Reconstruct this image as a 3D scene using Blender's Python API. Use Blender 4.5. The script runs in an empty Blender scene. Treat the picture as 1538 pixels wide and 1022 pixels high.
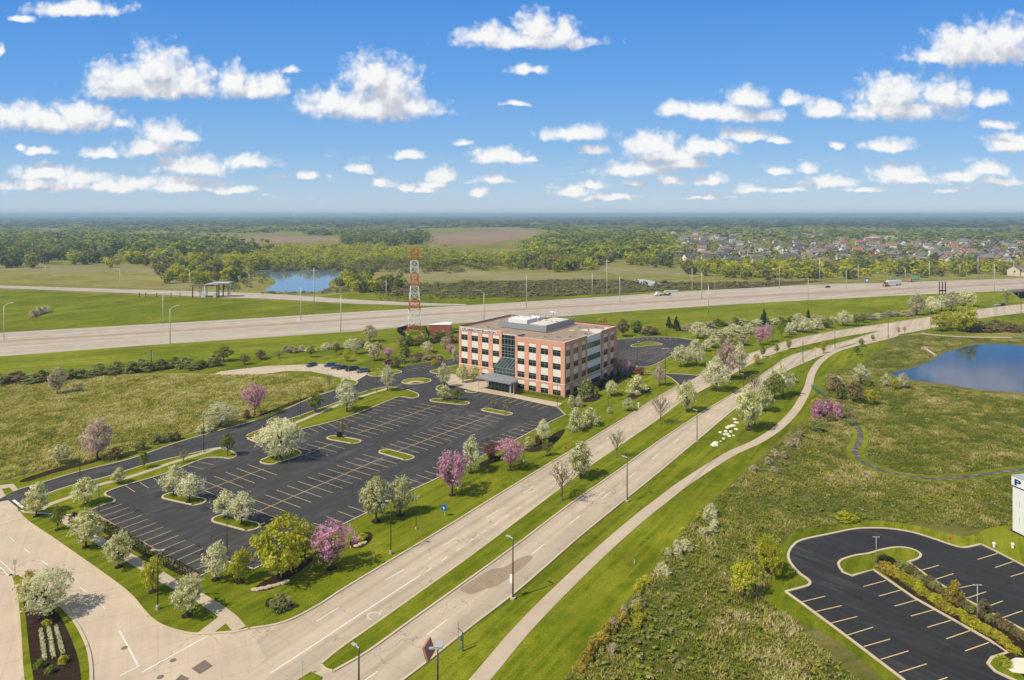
import bpy, bmesh, math, random
import numpy as np
from mathutils import Vector, Matrix
from mathutils.geometry import tessellate_polygon
PI = math.pi
F, H, U0, V0 = 1000.0, 60.0, 769.0, 322.0      # survey constants of the drone viewpoint (metres, level camera)
COL = bpy.context.scene.collection
rnd = random.Random(7)
RNG = np.random.default_rng(11)

def gp(u, v, z=0.0):
    d = (H - z) * F / (v - V0)
    return Vector(((u - U0) * d / F, d, z))
def gl(pts, z=0.0):
    return [gp(u, v, z) for u, v in pts]
def smooth(pts, n=6, closed=False):
    P = [Vector(p) for p in pts]; out = []
    m = len(P); segs = m if closed else m - 1
    for i in range(segs):
        p1, p2 = P[i], P[(i + 1) % m]
        p0 = P[(i - 1) % m] if (closed or i > 0) else p1 + (p1 - p2)
        p3 = P[(i + 2) % m] if (closed or i + 2 < m) else p2 + (p2 - p1)
        for k in range(n):
            t = k / n
            out.append(0.5 * ((2 * p1) + (p2 - p0) * t + (2 * p0 - 5 * p1 + 4 * p2 - p3) * t * t + (3 * p1 - p0 - 3 * p2 + p3) * t ** 3))
    if not closed: out.append(P[-1].copy())
    return out

# ------------------------------------------------------------------ mesh builder
class MB:
    def __init__(s): s.v = []; s.f = []
    def add(s, vs, fs):
        b = len(s.v); s.v += [tuple(p) for p in vs]; s.f += [tuple(i + b for i in f) for f in fs]; return s
    def box(s, x0, x1, y0, y1, z0, z1):
        return s.add([(x0,y0,z0),(x1,y0,z0),(x1,y1,z0),(x0,y1,z0),(x0,y0,z1),(x1,y0,z1),(x1,y1,z1),(x0,y1,z1)],
                     [(0,3,2,1),(4,5,6,7),(0,1,5,4),(1,2,6,5),(2,3,7,6),(3,0,4,7)])
    def obox(s, c, ax, ay, az):
        c, ax, ay, az = map(Vector, (c, ax, ay, az))
        vs = [c + sx*ax + sy*ay + sz*az for sz in (-1,1) for sx, sy in ((-1,-1),(1,-1),(1,1),(-1,1))]
        return s.add(vs, [(0,3,2,1),(4,5,6,7),(0,1,5,4),(1,2,6,5),(2,3,7,6),(3,0,4,7)])
    def bar(s, p, q, w):
        p, q = Vector(p), Vector(q); d = (q - p); L = d.length; d.normalize()
        up = Vector((0,0,1)) if abs(d.z) < .9 else Vector((1,0,0))
        a = d.cross(up).normalized(); b = a.cross(d)
        return s.obox((p+q)/2, d*L/2, a*w/2, b*w/2)
    def tube(s, p, q, r0, r1, n=7, cap=True):
        p, q = Vector(p), Vector(q); d = (q - p).normalized()
        up = Vector((0,0,1)) if abs(d.z) < .95 else Vector((1,0,0))
        a = d.cross(up).normalized(); b = d.cross(a)
        vs = []
        for c, r in ((p, r0), (q, r1)):
            for k in range(n):
                t = 2*PI*k/n; vs.append(c + (a*math.cos(t) + b*math.sin(t))*r)
        fs = [(k, n+k, n+(k+1)%n, (k+1)%n) for k in range(n)]
        if cap: fs += [tuple(range(n)), tuple(range(2*n-1, n-1, -1))]
        return s.add(vs, fs)
    def path(s, pts, rs, n=7):
        for i in range(len(pts)-1): s.tube(pts[i], pts[i+1], rs[i], rs[i+1], n)
        return s
    def poly(s, pts, z=None):
        P = [Vector((p[0], p[1], p[2] if z is None else z)) for p in pts]
        tris = tessellate_polygon([P])
        fs = []
        for t in tris:
            a, b, c = (P[i] for i in t)
            fs.append(tuple(t) if (b-a).cross(c-a).z > 0 else tuple(reversed(t)))
        return s.add(P, fs)
    def prism(s, pts, z0, z1):
        P = [Vector((p[0], p[1], 0)) for p in pts]; n = len(P)
        area = sum(P[i].x*P[(i+1)%n].y - P[(i+1)%n].x*P[i].y for i in range(n))
        if area < 0: P.reverse()
        s.poly(P, z1)
        vs = [(p.x,p.y,z0) for p in P] + [(p.x,p.y,z1) for p in P]
        return s.add(vs, [(i,(i+1)%n,n+(i+1)%n,n+i) for i in range(n)])
    def ribbon(s, pts, w, z0, h=0.0, off=0.0):
        """a strip of width w along a polyline; with h > 0 a raised kerb"""
        P = [Vector((p[0],p[1],0)) for p in pts]; L = []; R = []
        for i, p in enumerate(P):
            t = (P[min(i+1,len(P)-1)] - P[max(i-1,0)]).normalized(); nrm = Vector((-t.y, t.x, 0))
            L.append(p + nrm*(off + w/2)); R.append(p + nrm*(off - w/2))
        n = len(P)
        if h <= 0:
            return s.add([(p.x,p.y,z0) for p in L]+[(p.x,p.y,z0) for p in R], [(i,n+i,n+i+1,i+1) for i in range(n-1)])
        vs = [(p.x,p.y,z0) for p in L]+[(p.x,p.y,z0+h) for p in L]+[(p.x,p.y,z0+h) for p in R]+[(p.x,p.y,z0) for p in R]
        fs = []
        for k in range(3): fs += [(k*n+i, (k+1)*n+i, (k+1)*n+i+1, k*n+i+1) for i in range(n-1)]
        fs += [(0,3*n,2*n,n), (n-1,2*n-1,3*n-1,4*n-1)]
        return s.add(vs, fs)
    def dashes(s, pts, on, gap, w, z, start=0.0):
        P = [Vector((p[0],p[1],0)) for p in pts]; acc = [0.0]
        for i in range(len(P)-1): acc.append(acc[-1] + (P[i+1]-P[i]).length)
        def at(t):
            for i in range(len(P)-1):
                if t <= acc[i+1]: return P[i].lerp(P[i+1], (t-acc[i])/max(1e-6, acc[i+1]-acc[i]))
            return P[-1]
        t = start
        while t + on < acc[-1]:
            s.ribbon([at(t), at(t+on/2), at(t+on)], w, z); t += on + gap
        return s
    def mesh(s, name, m=None, smooth_=False):
        me = bpy.data.meshes.new(name); me.from_pydata(s.v, [], s.f); me.update()
        if m: me.materials.append(m)
        if smooth_:
            me.polygons.foreach_set('use_smooth', [True]*len(me.polygons))
        return me
    def obj(s, name, m=None, parent=None, smooth_=False):
        return link(name, s.mesh(name, m, smooth_), parent)

def link(name, data, parent=None, loc=None, rot=None, scale=None):
    o = bpy.data.objects.new(name, data); COL.objects.link(o)
    if parent: o.parent = parent
    if loc is not None: o.location = loc
    if rot is not None: o.rotation_euler = rot
    if scale is not None: o.scale = scale
    return o
def tag(o, label, cat, group=None):
    o['label'] = label; o['category'] = cat
    if group: o['group'] = group
    return o
def thing(name, label, cat, loc=(0,0,0), rz=0.0, group=None, scale=None):
    o = link(name, None, None, loc, (0,0,rz), scale); o.empty_display_size = .3
    return tag(o, label, cat, group)
def struct(name, mb, m, kind='structure', smooth_=False):
    o = mb.obj(name, m, None, smooth_); o['kind'] = kind; return o
ORD = 'first second third fourth fifth sixth seventh eighth ninth tenth eleventh twelfth thirteenth fourteenth fifteenth sixteenth seventeenth eighteenth nineteenth twentieth'.split()

# ------------------------------------------------------------------ materials
def newmat(name, rough=.9, spec=.2):
    m = bpy.data.materials.new(name); m.use_nodes = True; nt = m.node_tree
    b = nt.nodes['Principled BSDF']; b.inputs['Roughness'].default_value = rough
    b.inputs['Specular IOR Level'].default_value = spec
    return m, nt, b
def nd(nt, t, **kw):
    n = nt.nodes.new(t)
    for k, v in kw.items():
        if k.startswith('i_'):
            key = k[2:]; key = int(key) if key.isdigit() else key.replace('_', ' ')
            n.inputs[key].default_value = v
        else: setattr(n, k, v)
    return n
def pos(nt, rot=0.0, sx=1.0, sy=1.0, sz=1.0):
    g = nd(nt, 'ShaderNodeNewGeometry')
    r = nd(nt, 'ShaderNodeVectorRotate', rotation_type='Z_AXIS', i_Angle=-rot); nt.links.new(g.outputs['Position'], r.inputs['Vector'])
    m = nd(nt, 'ShaderNodeVectorMath', operation='MULTIPLY'); m.inputs[1].default_value = (sx, sy, sz)
    nt.links.new(r.outputs[0], m.inputs[0]); return m.outputs[0]
def noise(nt, vec, scale, detail=4, rough=.55, dist=0.0):
    n = nd(nt, 'ShaderNodeTexNoise', i_Scale=scale, i_Detail=detail, i_Roughness=rough, i_Distortion=dist)
    nt.links.new(vec, n.inputs['Vector']); return n.outputs['Fac']
def ramp(nt, fac, stops):
    r = nd(nt, 'ShaderNodeValToRGB'); e = r.color_ramp.elements
    while len(e) < len(stops): e.new(.5)
    for el, (p, c) in zip(e, stops): el.position = p; el.color = (*c, 1) if len(c) == 3 else c
    nt.links.new(fac, r.inputs[0]); return r.outputs['Color']
def mix(nt, fac, a, b, mode='MIX'):
    m = nd(nt, 'ShaderNodeMix', data_type='RGBA', blend_type=mode)
    for sock, val in ((m.inputs[0], fac), (m.inputs[6], a), (m.inputs[7], b)):
        if hasattr(val, 'is_linked') or hasattr(val, 'links'): nt.links.new(val, sock)
        else: sock.default_value = val if not isinstance(val, tuple) else (*val, 1)
    return m.outputs[2]
def mth(nt, op, a, b=None, c=None, clamp=False):
    m = nd(nt, 'ShaderNodeMath', operation=op, use_clamp=clamp)
    for i, val in enumerate((a, b, c)):
        if val is None: continue
        if hasattr(val, 'links'): nt.links.new(val, m.inputs[i])
        else: m.inputs[i].default_value = val
    return m.outputs[0]
def bump(nt, b, h, strength=.3, dist=.05):
    n = nd(nt, 'ShaderNodeBump', i_Strength=strength, i_Distance=dist); nt.links.new(h, n.inputs['Height']); nt.links.new(n.outputs[0], b.inputs['Normal'])
def g3(x): return (x, x, x)
M = {}
def plain(name, c, rough=.6, metal=0.0, spec=.4, var=.12, scale=1.5):
    m, nt, b = newmat(name, rough, spec); b.inputs['Metallic'].default_value = metal
    f = noise(nt, pos(nt), scale, 3)
    col = mix(nt, f, tuple(x*(1-var) for x in c), tuple(min(1, x*(1+var)) for x in c)); nt.links.new(col, b.inputs['Base Color'])
    M[name] = m; return m
ROAD = math.radians(55.9); HWY = math.radians(24.5)

def lawn(name, a, b_, c, rot=ROAD):
    m, nt, b = newmat(name, 1.0, 0.0)
    big = noise(nt, pos(nt), .03, 4, .6); mid = noise(nt, pos(nt), .35, 5, .65); fine = noise(nt, pos(nt), 5, 3, .7)
    stripe = noise(nt, pos(nt, rot, .035, .75), 1.0, 3, .6)
    x = ramp(nt, mid, [(.3, a), (.5, b_), (.72, c)])
    x = mix(nt, mth(nt, 'MULTIPLY', ramp(nt, stripe, [(.44, g3(0)), (.57, g3(1))]), .75), x, c)
    dry = noise(nt, pos(nt, rot, .25, 1.1), .22, 5, .7, 1.0)
    x = mix(nt, mth(nt, 'MULTIPLY', ramp(nt, dry, [(.52, g3(0)), (.72, g3(1))]), .5), x, tuple(k*1.25 for k in c))
    x = mix(nt, mth(nt, 'MULTIPLY', ramp(nt, big, [(.4, g3(0)), (.62, g3(1))]), .5), x, a)
    pat = noise(nt, pos(nt, rot, .5, 1.3), .045, 6, .68, .8)
    x = mix(nt, .85, x, ramp(nt, pat, [(.34, g3(.72)), (.5, g3(1)), (.66, (1.25,1.18,1.3))]), 'MULTIPLY')
    x = mix(nt, .75, x, ramp(nt, fine, [(.3, g3(.35)), (.7, g3(1.15))]), 'MULTIPLY')
    nt.links.new(x, b.inputs['Base Color']); bump(nt, b, fine, .5, .08); M[name] = m; return m
lawn('lawn', (.088,.13,.004), (.15,.19,.008), (.255,.26,.022))
lawn('lawn_rough', (.115,.165,.006), (.18,.22,.012), (.27,.275,.03), HWY)

def meadow(name, stops, s=1.0, rot=0.3):
    m, nt, b = newmat(name, 1.0, 0.0)
    big = noise(nt, pos(nt), .02*s, 4, .6); mid = noise(nt, pos(nt, rot, .5, 1.5), .16*s, 6, .7, .6); fine = noise(nt, pos(nt, rot, .8, 1.2), 1.6*s, 5, .75, .8)
    x = mth(nt, 'ADD', mth(nt, 'MULTIPLY', mid, .6), mth(nt, 'ADD', mth(nt, 'MULTIPLY', fine, .35), mth(nt, 'MULTIPLY', big, .3)))
    col = ramp(nt, x, stops)
    nt.links.new(col, b.inputs['Base Color']); bump(nt, b, fine, .8, .3); M[name] = m; return m
meadow('meadow', [(.42,(.1,.11,.018)),(.54,(.17,.165,.032)),(.64,(.25,.22,.06)),(.76,(.36,.3,.12))])
meadow('prairie', [(.42,(.06,.075,.012)),(.55,(.105,.115,.024)),(.66,(.16,.145,.042)),(.8,(.25,.2,.085))])
meadow('terrain', [(.45,(.1,.115,.02)),(.57,(.165,.165,.035)),(.66,(.22,.205,.055)),(.78,(.32,.28,.12))], .35)
meadow('scrubland', [(.45,(.05,.05,.022)),(.57,(.078,.072,.032)),(.68,(.11,.095,.045)),(.8,(.15,.13,.06))], .5)
meadow('dry_field', [(.42,(.12,.13,.04)),(.55,(.2,.185,.075)),(.7,(.29,.25,.12)),(.82,(.36,.31,.17))], .5)
meadow('farm_soil', [(.42,(.17,.115,.07)),(.58,(.25,.17,.11)),(.8,(.34,.25,.16))], .2)
meadow('mulch', [(.4,(.022,.013,.009)),(.6,(.045,.028,.019)),(.8,(.08,.052,.036))], 6)

def pavement(name, c, rot, joint=4.6, streak=.22, crack=.5, lane=3.6, rough=.85):
    m, nt, b = newmat(name, rough, .25)
    pr = pos(nt, rot)
    st = noise(nt, pos(nt, rot, .03, .9), 1.0, 4, .6); bl = noise(nt, pos(nt), .12, 5, .65); fi = noise(nt, pos(nt), 9, 3, .7)
    x = mix(nt, st, tuple(k*(1-streak) for k in c), tuple(k*(1+streak*.7) for k in c))
    x = mix(nt, .7, x, ramp(nt, bl, [(.3, g3(.8)), (.7, g3(1.1))]), 'MULTIPLY')
    x = mix(nt, .5, x, ramp(nt, fi, [(.3, g3(.82)), (.7, g3(1.12))]), 'MULTIPLY')
    if 'highway' in name or 'road' in name:     # wheel paths, wide and faint
        wp_ = noise(nt, pos(nt, rot, .006, .3 if 'highway' in name else .45), 1.0, 3, .5)
        x = mix(nt, .8, x, ramp(nt, wp_, [(.38, g3(.78)), (.52, g3(1.0)), (.66, g3(1.1))]), 'MULTIPLY')
    if joint:
        sp = nd(nt, 'ShaderNodeSeparateXYZ'); nt.links.new(pr, sp.inputs[0])
        wob = mth(nt, 'MULTIPLY', noise(nt, pos(nt), .8, 2), .12)
        for o, per, wd in ((sp.outputs[0], joint, .018), (sp.outputs[1], lane, .014)):
            fr = mth(nt, 'FRACT', mth(nt, 'DIVIDE', mth(nt, 'ADD', o, wob), per))
            x = mix(nt, mth(nt, 'MULTIPLY', mth(nt, 'LESS_THAN', fr, wd), .3), x, tuple(k*.35 for k in c))
    if crack:
        wv = nd(nt, 'ShaderNodeVectorMath', operation='ADD'); nt.links.new(pos(nt), wv.inputs[0])
        nz = nd(nt, 'ShaderNodeTexNoise', i_Scale=.5, i_Detail=4); nt.links.new(pos(nt), nz.inputs['Vector'])
        sc = nd(nt, 'ShaderNodeVectorMath', operation='SCALE'); sc.inputs[3].default_value = 5.0; nt.links.new(nz.outputs['Color'], sc.inputs[0]); nt.links.new(sc.outputs[0], wv.inputs[1])
        vo = nd(nt, 'ShaderNodeTexVoronoi', feature='DISTANCE_TO_EDGE', i_Scale=.085); nt.links.new(wv.outputs[0], vo.inputs['Vector'])
        k = mth(nt, 'MULTIPLY', mth(nt, 'LESS_THAN', vo.outputs['Distance'], .013 if 'asphalt' in name else .006), mth(nt, 'GREATER_THAN', noise(nt, pos(nt), .06, 3), .5))
        x = mix(nt, mth(nt, 'MULTIPLY', k, crack), x, tuple(q*.3 for q in c))
    if 'asphalt' in name:     # worn, scuffed and tyre-marked places
        wn = noise(nt, pos(nt, rot, .22, 1.3), .35, 6, .7, 1.2); w2 = noise(nt, pos(nt), .035, 3, .5)
        k = mth(nt, 'MULTIPLY', ramp(nt, wn, [(.5, g3(0)), (.7, g3(1))]), ramp(nt, w2, [(.45, g3(.2)), (.66, g3(1))]))
        x = mix(nt, mth(nt, 'MULTIPLY', k, .75), x, tuple(q*3.4 for q in c))
    nt.links.new(x, b.inputs['Base Color']); bump(nt, b, fi, .15, .02); M[name] = m; return m
pavement('concrete_road', (.52,.42,.315), ROAD)
pavement('side_concrete', (.54,.435,.325), math.radians(118), 5.5, .16)
pavement('highway_concrete', (.47,.395,.315), HWY, 0, .2, 0)
pavement('sidewalk_concrete', (.5,.405,.3), ROAD, 1.6, .1, 0, 50)
pavement('kerb_concrete', (.55,.45,.32), ROAD, 2.5, .12, 0, 50)
pavement('asphalt', (.052,.05,.0505), ROAD, 0, .34, .8)
pavement('fresh_asphalt', (.031,.03,.0305), math.radians(-48), 0, .5, .4)
pavement('old_asphalt', (.12,.115,.11), math.radians(-48), 0, .3, .3)
pavement('stain', (.33,.245,.17), ROAD, 4.6, .15, .4)
pavement('median_dirt', (.4,.29,.2), HWY, 0, .3, 0)
plain('line_tan', (.6,.44,.22), .8, var=.35, scale=2.5)
plain('line_white', (.7,.67,.62), .8, var=.2, scale=3)
plain('line_worn', (.56,.47,.385), .8, var=.25, scale=2)
plain('patch_dark', (.17,.13,.1), .9, var=.4, scale=2)
plain('pole_dark', (.045,.045,.043), .45, .3)
plain('pole_grey', (.36,.37,.36), .5, .4)
plain('pole_pale', (.55,.55,.52), .5, .2)
plain('lamp_head', (.42,.43,.43), .4, .1)
plain('white_paint', (.78,.77,.74), .55)
plain('cream', (.72,.66,.57), .75, var=.06)
plain('masonry', (.36,.24,.17), .85)
plain('rust', (.45,.2,.13), .7)
plain('black_metal', (.012,.012,.013), .5)
plain('red_paint', (.62,.045,.02), .5)
plain('orange_paint', (.58,.105,.04), .55)
plain('blue_paint', (.01,.1,.4), .45)
plain('navy_paint', (.012,.04,.26), .45)
plain('green_paint', (.02,.36,.16), .5)
plain('teal_paint', (.04,.15,.12), .5)
plain('yellow_paint', (.72,.45,.03), .5)
plain('bark', (.07,.055,.042), .95, var=.4, scale=6)
plain('bark_pale', (.17,.14,.105), .95, var=.3, scale=6)
plain('stone', (.7,.64,.52), .9, var=.2, scale=1.2)
plain('roof_gravel', (.3,.225,.165), .95, var=.4, scale=.35)
plain('roof_metal', (.3,.31,.33), .5, .3)
plain('membrane', (.6,.55,.48), .8, var=.2, scale=.6)
plain('frame_metal', (.3,.36,.33), .5, .3)
plain('tyre', (.02,.02,.02), .9)
plain('chrome', (.6,.6,.6), .25, .8)
plain('container_white', (.72,.73,.72), .6)
plain('shelter_brick', (.35,.1,.055), .9, var=.15)
def brick():
    m, nt, b = newmat('brick', .9, .15)
    tc = nd(nt, 'ShaderNodeTexCoord'); o = tc.outputs['Object']
    f = noise(nt, o, .35, 5, .6); f2 = noise(nt, o, 6, 3, .7)
    sp = nd(nt, 'ShaderNodeSeparateXYZ'); nt.links.new(o, sp.inputs[0])
    co = mth(nt, 'LESS_THAN', mth(nt, 'FRACT', mth(nt, 'DIVIDE', sp.outputs[2], .3)), .14)
    x = mix(nt, f, (.6,.285,.18), (.69,.35,.235)); x = mix(nt, .6, x, ramp(nt, f2, [(.3, g3(.8)), (.7, g3(1.15))]), 'MULTIPLY')
    x = mix(nt, mth(nt, 'MULTIPLY', co, .2), x, (.6,.42,.32)); nt.links.new(x, b.inputs['Base Color']); M['brick'] = m
brick()
def glass(name, c, rough=.06):
    m, nt, b = newmat(name, rough, .6); tc = nd(nt, 'ShaderNodeTexCoord')
    f = noise(nt, tc.outputs['Object'], .45, 3)
    x = mix(nt, f, tuple(k*.4 for k in c), tuple(k*1.6 for k in c)); nt.links.new(x, b.inputs['Base Color']); M[name] = m
glass('glass', (.012,.02,.019)); glass('glass_blue', (.03,.055,.06), .12); glass('car_glass', (.01,.015,.02))
def water():
    m, nt, b = newmat('water', .05, .3); b.inputs['IOR'].default_value = 1.33
    x = mix(nt, noise(nt, pos(nt), .05, 3), (.004,.028,.085), (.008,.038,.1)); nt.links.new(x, b.inputs['Base Color'])
    bump(nt, b, noise(nt, pos(nt, .4, .6, 1.6), .9, 4, .6), .06, .1); M['water'] = m
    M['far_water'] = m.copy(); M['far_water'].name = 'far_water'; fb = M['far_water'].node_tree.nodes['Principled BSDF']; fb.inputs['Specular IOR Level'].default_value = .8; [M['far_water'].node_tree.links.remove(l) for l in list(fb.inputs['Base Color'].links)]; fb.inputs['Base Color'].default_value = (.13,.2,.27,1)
    m, nt, b = newmat('stream_water', .7, .05)
    x = ramp(nt, noise(nt, pos(nt), .7, 4, .7), [(.4, (.075,.065,.05)), (.55, (.15,.13,.105)), (.7, (.36,.32,.26))]); nt.links.new(x, b.inputs['Base Color']); M['stream_water'] = m
water()
def leafmat(name, stops, trans=.42, vary=.25):
    """leaf and petal cards: each card carries its own random tint"""
    m, nt, b = newmat(name, .8, .1); nt.nodes.remove(b)
    a = nd(nt, 'ShaderNodeAttribute', attribute_name='tint'); oi = nd(nt, 'ShaderNodeObjectInfo')
    c = ramp(nt, a.outputs['Fac'], stops)
    v = mth(nt, 'MULTIPLY_ADD', oi.outputs['Random'], vary, 1 - vary/2)
    hs = nd(nt, 'ShaderNodeHueSaturation'); nt.links.new(c, hs.inputs['Color']); nt.links.new(v, hs.inputs['Value'])
    d = nd(nt, 'ShaderNodeBsdfDiffuse'); t = nd(nt, 'ShaderNodeBsdfTranslucent'); s = nd(nt, 'ShaderNodeMixShader', i_0=trans)
    nt.links.new(hs.outputs[0], d.inputs[0]); nt.links.new(hs.outputs[0], t.inputs[0])
    nt.links.new(d.outputs[0], s.inputs[1]); nt.links.new(t.outputs[0], s.inputs[2])
    nt.links.new(s.outputs[0], nt.nodes['Material Output'].inputs['Surface']); M[name] = m
W1, W2 = (.84,.8,.52), (.66,.63,.34)
leafmat('white_bloom', [(0,(.24,.26,.06)),(.2,(.46,.46,.16)),(.32,(.72,.69,.4)),(.6,(.86,.83,.57)),(1,(.88,.86,.68))], .58)
leafmat('whitegreen_bloom', [(0,(.2,.235,.04)),(.25,(.42,.44,.11)),(.45,(.7,.68,.34)),(.75,(.86,.83,.54)),(1,(.88,.86,.66))], .55)
leafmat('cream_bloom', [(0,(.28,.23,.11)),(.4,(.52,.44,.26)),(.75,(.72,.64,.45)),(1,(.8,.75,.6))], .5)
leafmat('pink_bloom', [(0,(.24,.17,.1)),(.22,(.5,.26,.31)),(.55,(.78,.41,.56)),(1,(.85,.6,.7))], .55)
leafmat('palepink_bloom', [(0,(.3,.25,.14)),(.35,(.62,.44,.38)),(.75,(.8,.63,.55)),(1,(.84,.74,.66))], .55)
leafmat('yellowgreen_leaf', [(0,(.22,.24,.014)),(.4,(.48,.48,.028)),(.8,(.68,.64,.085)),(1,(.78,.74,.24))], .5)
leafmat('green_leaf', [(0,(.11,.14,.022)),(.5,(.23,.27,.04)),(1,(.4,.42,.1))])
leafmat('dark_leaf', [(0,(0.031,0.0483,0.0155)),(.5,(0.0604,0.0862,0.0248)),(1,(0.129,0.155,0.0435))])
leafmat('conifer_leaf', [(0,(.018,.035,.012)),(.6,(.045,.075,.025)),(1,(.09,.12,.04))])
leafmat('bud_leaf', [(0,(0.156,0.12,0.06)),(.4,(0.312,0.288,0.108)),(1,(0.54,0.516,0.24))])
leafmat('yellow_bloom', [(0,(.24,.2,.03)),(.5,(.52,.4,.06)),(1,(.7,.56,.14))])
leafmat('rust_leaf', [(0,(0.168,0.072,0.036)),(.5,(0.408,0.168,0.072)),(1,(0.576,0.312,0.144))])
leafmat('maroon_leaf', [(0,(0.078,0.0325,0.0325)),(.6,(0.221,0.091,0.078)),(1,(0.338,0.182,0.143))])
leafmat('brown_leaf', [(0,(0.125,0.104,0.0495)),(.5,(0.27,0.218,0.0972)),(1,(0.499,0.395,0.177))])
leafmat('sage_leaf', [(0,(.15,.18,.05)),(.5,(.32,.34,.1)),(.85,(.5,.49,.2)),(1,(.66,.63,.38))])
leafmat('wood_green', [(0,(.17,.2,.025)),(.5,(.35,.375,.045)),(1,(.52,.52,.1))], .5)
leafmat('wood_dark', [(0,(.08,.105,.034)),(.5,(.175,.21,.055)),(1,(.32,.35,.1))])
leafmat('wood_olive', [(0,(.15,.14,.05)),(.5,(.26,.245,.085)),(1,(.4,.37,.15))])
leafmat('wood_yellow', [(0,(.3,.31,.018)),(.5,(.55,.54,.035)),(1,(.68,.64,.1))], .5)
leafmat('grass_blade', [(0,(.13,.18,.014)),(.28,(.26,.3,.03)),(.52,(.44,.41,.065)),(.8,(.6,.53,.16)),(1,(.7,.62,.32))], .35, 0)
leafmat('prairie_blade', [(0,(.09,.14,.014)),(.33,(.19,.255,.026)),(.54,(.33,.325,.052)),(.78,(.5,.42,.13)),(1,(.66,.58,.32))], .35, 0)
# ------------------------------------------------------------------ plants
def card_mesh(C, Nrm, S, tint, aspect=.62, seed=0):
    """kite-shaped leaf clusters: centres C, normals Nrm, half sizes S"""
    r = np.random.default_rng(seed); n = len(C)
    t = r.normal(size=(n,3)); t -= Nrm*np.sum(t*Nrm, 1, keepdims=True); t /= np.linalg.norm(t, axis=1, keepdims=True)+1e-9
    b = np.cross(Nrm, t); s = S[:,None]
    V = np.stack([C - t*s, C - b*s*aspect + t*s*.15, C + t*s, C + b*s*aspect + t*s*.15], 1).reshape(-1,3)
    return V, tint
def np_mesh(name, V, tint, m, k=4):
    n = len(V)//k; me = bpy.data.meshes.new(name)
    me.vertices.add(len(V)); me.vertices.foreach_set('co', V.astype(np.float32).ravel())
    me.loops.add(n*k); me.loops.foreach_set('vertex_index', np.arange(n*k, dtype=np.int32))
    me.polygons.add(n); me.polygons.foreach_set('loop_start', np.arange(0, n*k, k, dtype=np.int32))
    try: me.polygons.foreach_set('loop_total', np.full(n, k, dtype=np.int32))
    except Exception: pass
    at = me.attributes.new('tint', 'FLOAT', 'FACE'); at.data.foreach_set('value', tint.astype(np.float32))
    me.update(calc_edges=True); me.materials.append(m); return me
def unit(v): return v/(np.linalg.norm(v, axis=1, keepdims=True)+1e-9)
PROFILE = {
 'ovoid': lambda t: np.sin(PI*np.clip(t,0,1)**.85)**.62*(1-.18*t),
 'round': lambda t: np.sin(PI*np.clip(t*.93+.05,0,1))**.55,
 'vase': lambda t: np.clip(.3+1.25*t,0,1)*np.sqrt(np.clip(1-(np.clip(t-.45,0,1)/.56)**2,0,1)),
 'cone': lambda t: np.clip(1.02-t,0,1)**.85,
 'dome': lambda t: np.sqrt(np.clip(1-t*t,0,1))*(.82+.18*np.sin(3*t)),
}
def crown_data(prof, zb, seed, clumps=70, per=30, size=.03, spread=.065, fill=.33, nz=.6):
    r = np.random.default_rng(seed)
    t = r.beta(1.25,1.35,clumps*2) if prof != 'dome' else r.random(clumps*2)
    keep = r.random(clumps*2) < .25+.75*PROFILE[prof](t); t = t[keep][:clumps]; n = len(t)
    a = r.random(n)*2*PI; ph = r.random(4)*6.28
    lump = 1 + .2*np.sin(2*a+ph[0]+3*t) + .14*np.sin(5*a+ph[1]-7*t) + r.normal(size=n)*.07
    R = .44*PROFILE[prof](t)*lump*(r.random(n)**fill)
    C = np.stack([R*np.cos(a), R*np.sin(a), zb+(1-zb)*(.03+.94*t)], 1)
    ct = r.random(n); m = np.maximum(6, (per*r.uniform(.5,1.5,n)).astype(int)); idx = np.repeat(np.arange(n), m)
    P = C[idx] + r.normal(size=(len(idx),3))*np.array([spread,spread,spread*.75])
    ax = np.array([0,0,zb+(1-zb)*.4]); out = unit(P-ax)
    Nn = unit(out*.7 + r.normal(size=P.shape)*nz + np.array([0,0,.25]))
    S = size*r.uniform(.6,1.5,len(P)); tint = np.clip(.6*r.random(len(P)) + .4*ct[idx], 0, 1)
    P[:,2] = np.maximum(P[:,2], .01)
    V, tn = card_mesh(P, Nn, S, tint, seed=seed+1); return V, tn, C
def trunk_mesh(name, C, zb, seed, r0=.026, limbs=9, m=None, zt=.72):
    r = random.Random(seed); mb = MB(); lean = (r.uniform(-.02,.02), r.uniform(-.02,.02))
    pts = [(lean[0]*z*2, lean[1]*z*2, z*zt) for z in (0,.08,.3,.6,1)]
    mb.path(pts, [r0*1.5, r0, r0*.85, r0*.5, r0*.15], 7)
    ids = list(range(len(C))); r.shuffle(ids)
    for i in ids[:limbs]:
        c = C[i]; z0 = max(zb*.75, min(c[2]*.6, zt*.8))
        p = Vector((lean[0]*z0, lean[1]*z0, z0)); q = Vector(c)*.95; k = p.lerp(q, .5) + Vector((0,0,-.02+.02*r.random()))
        mb.path([p, k, q], [r0*.5, r0*.3, r0*.1], 5)
    return mb.mesh(name, m or M['bark'], True)
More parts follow.
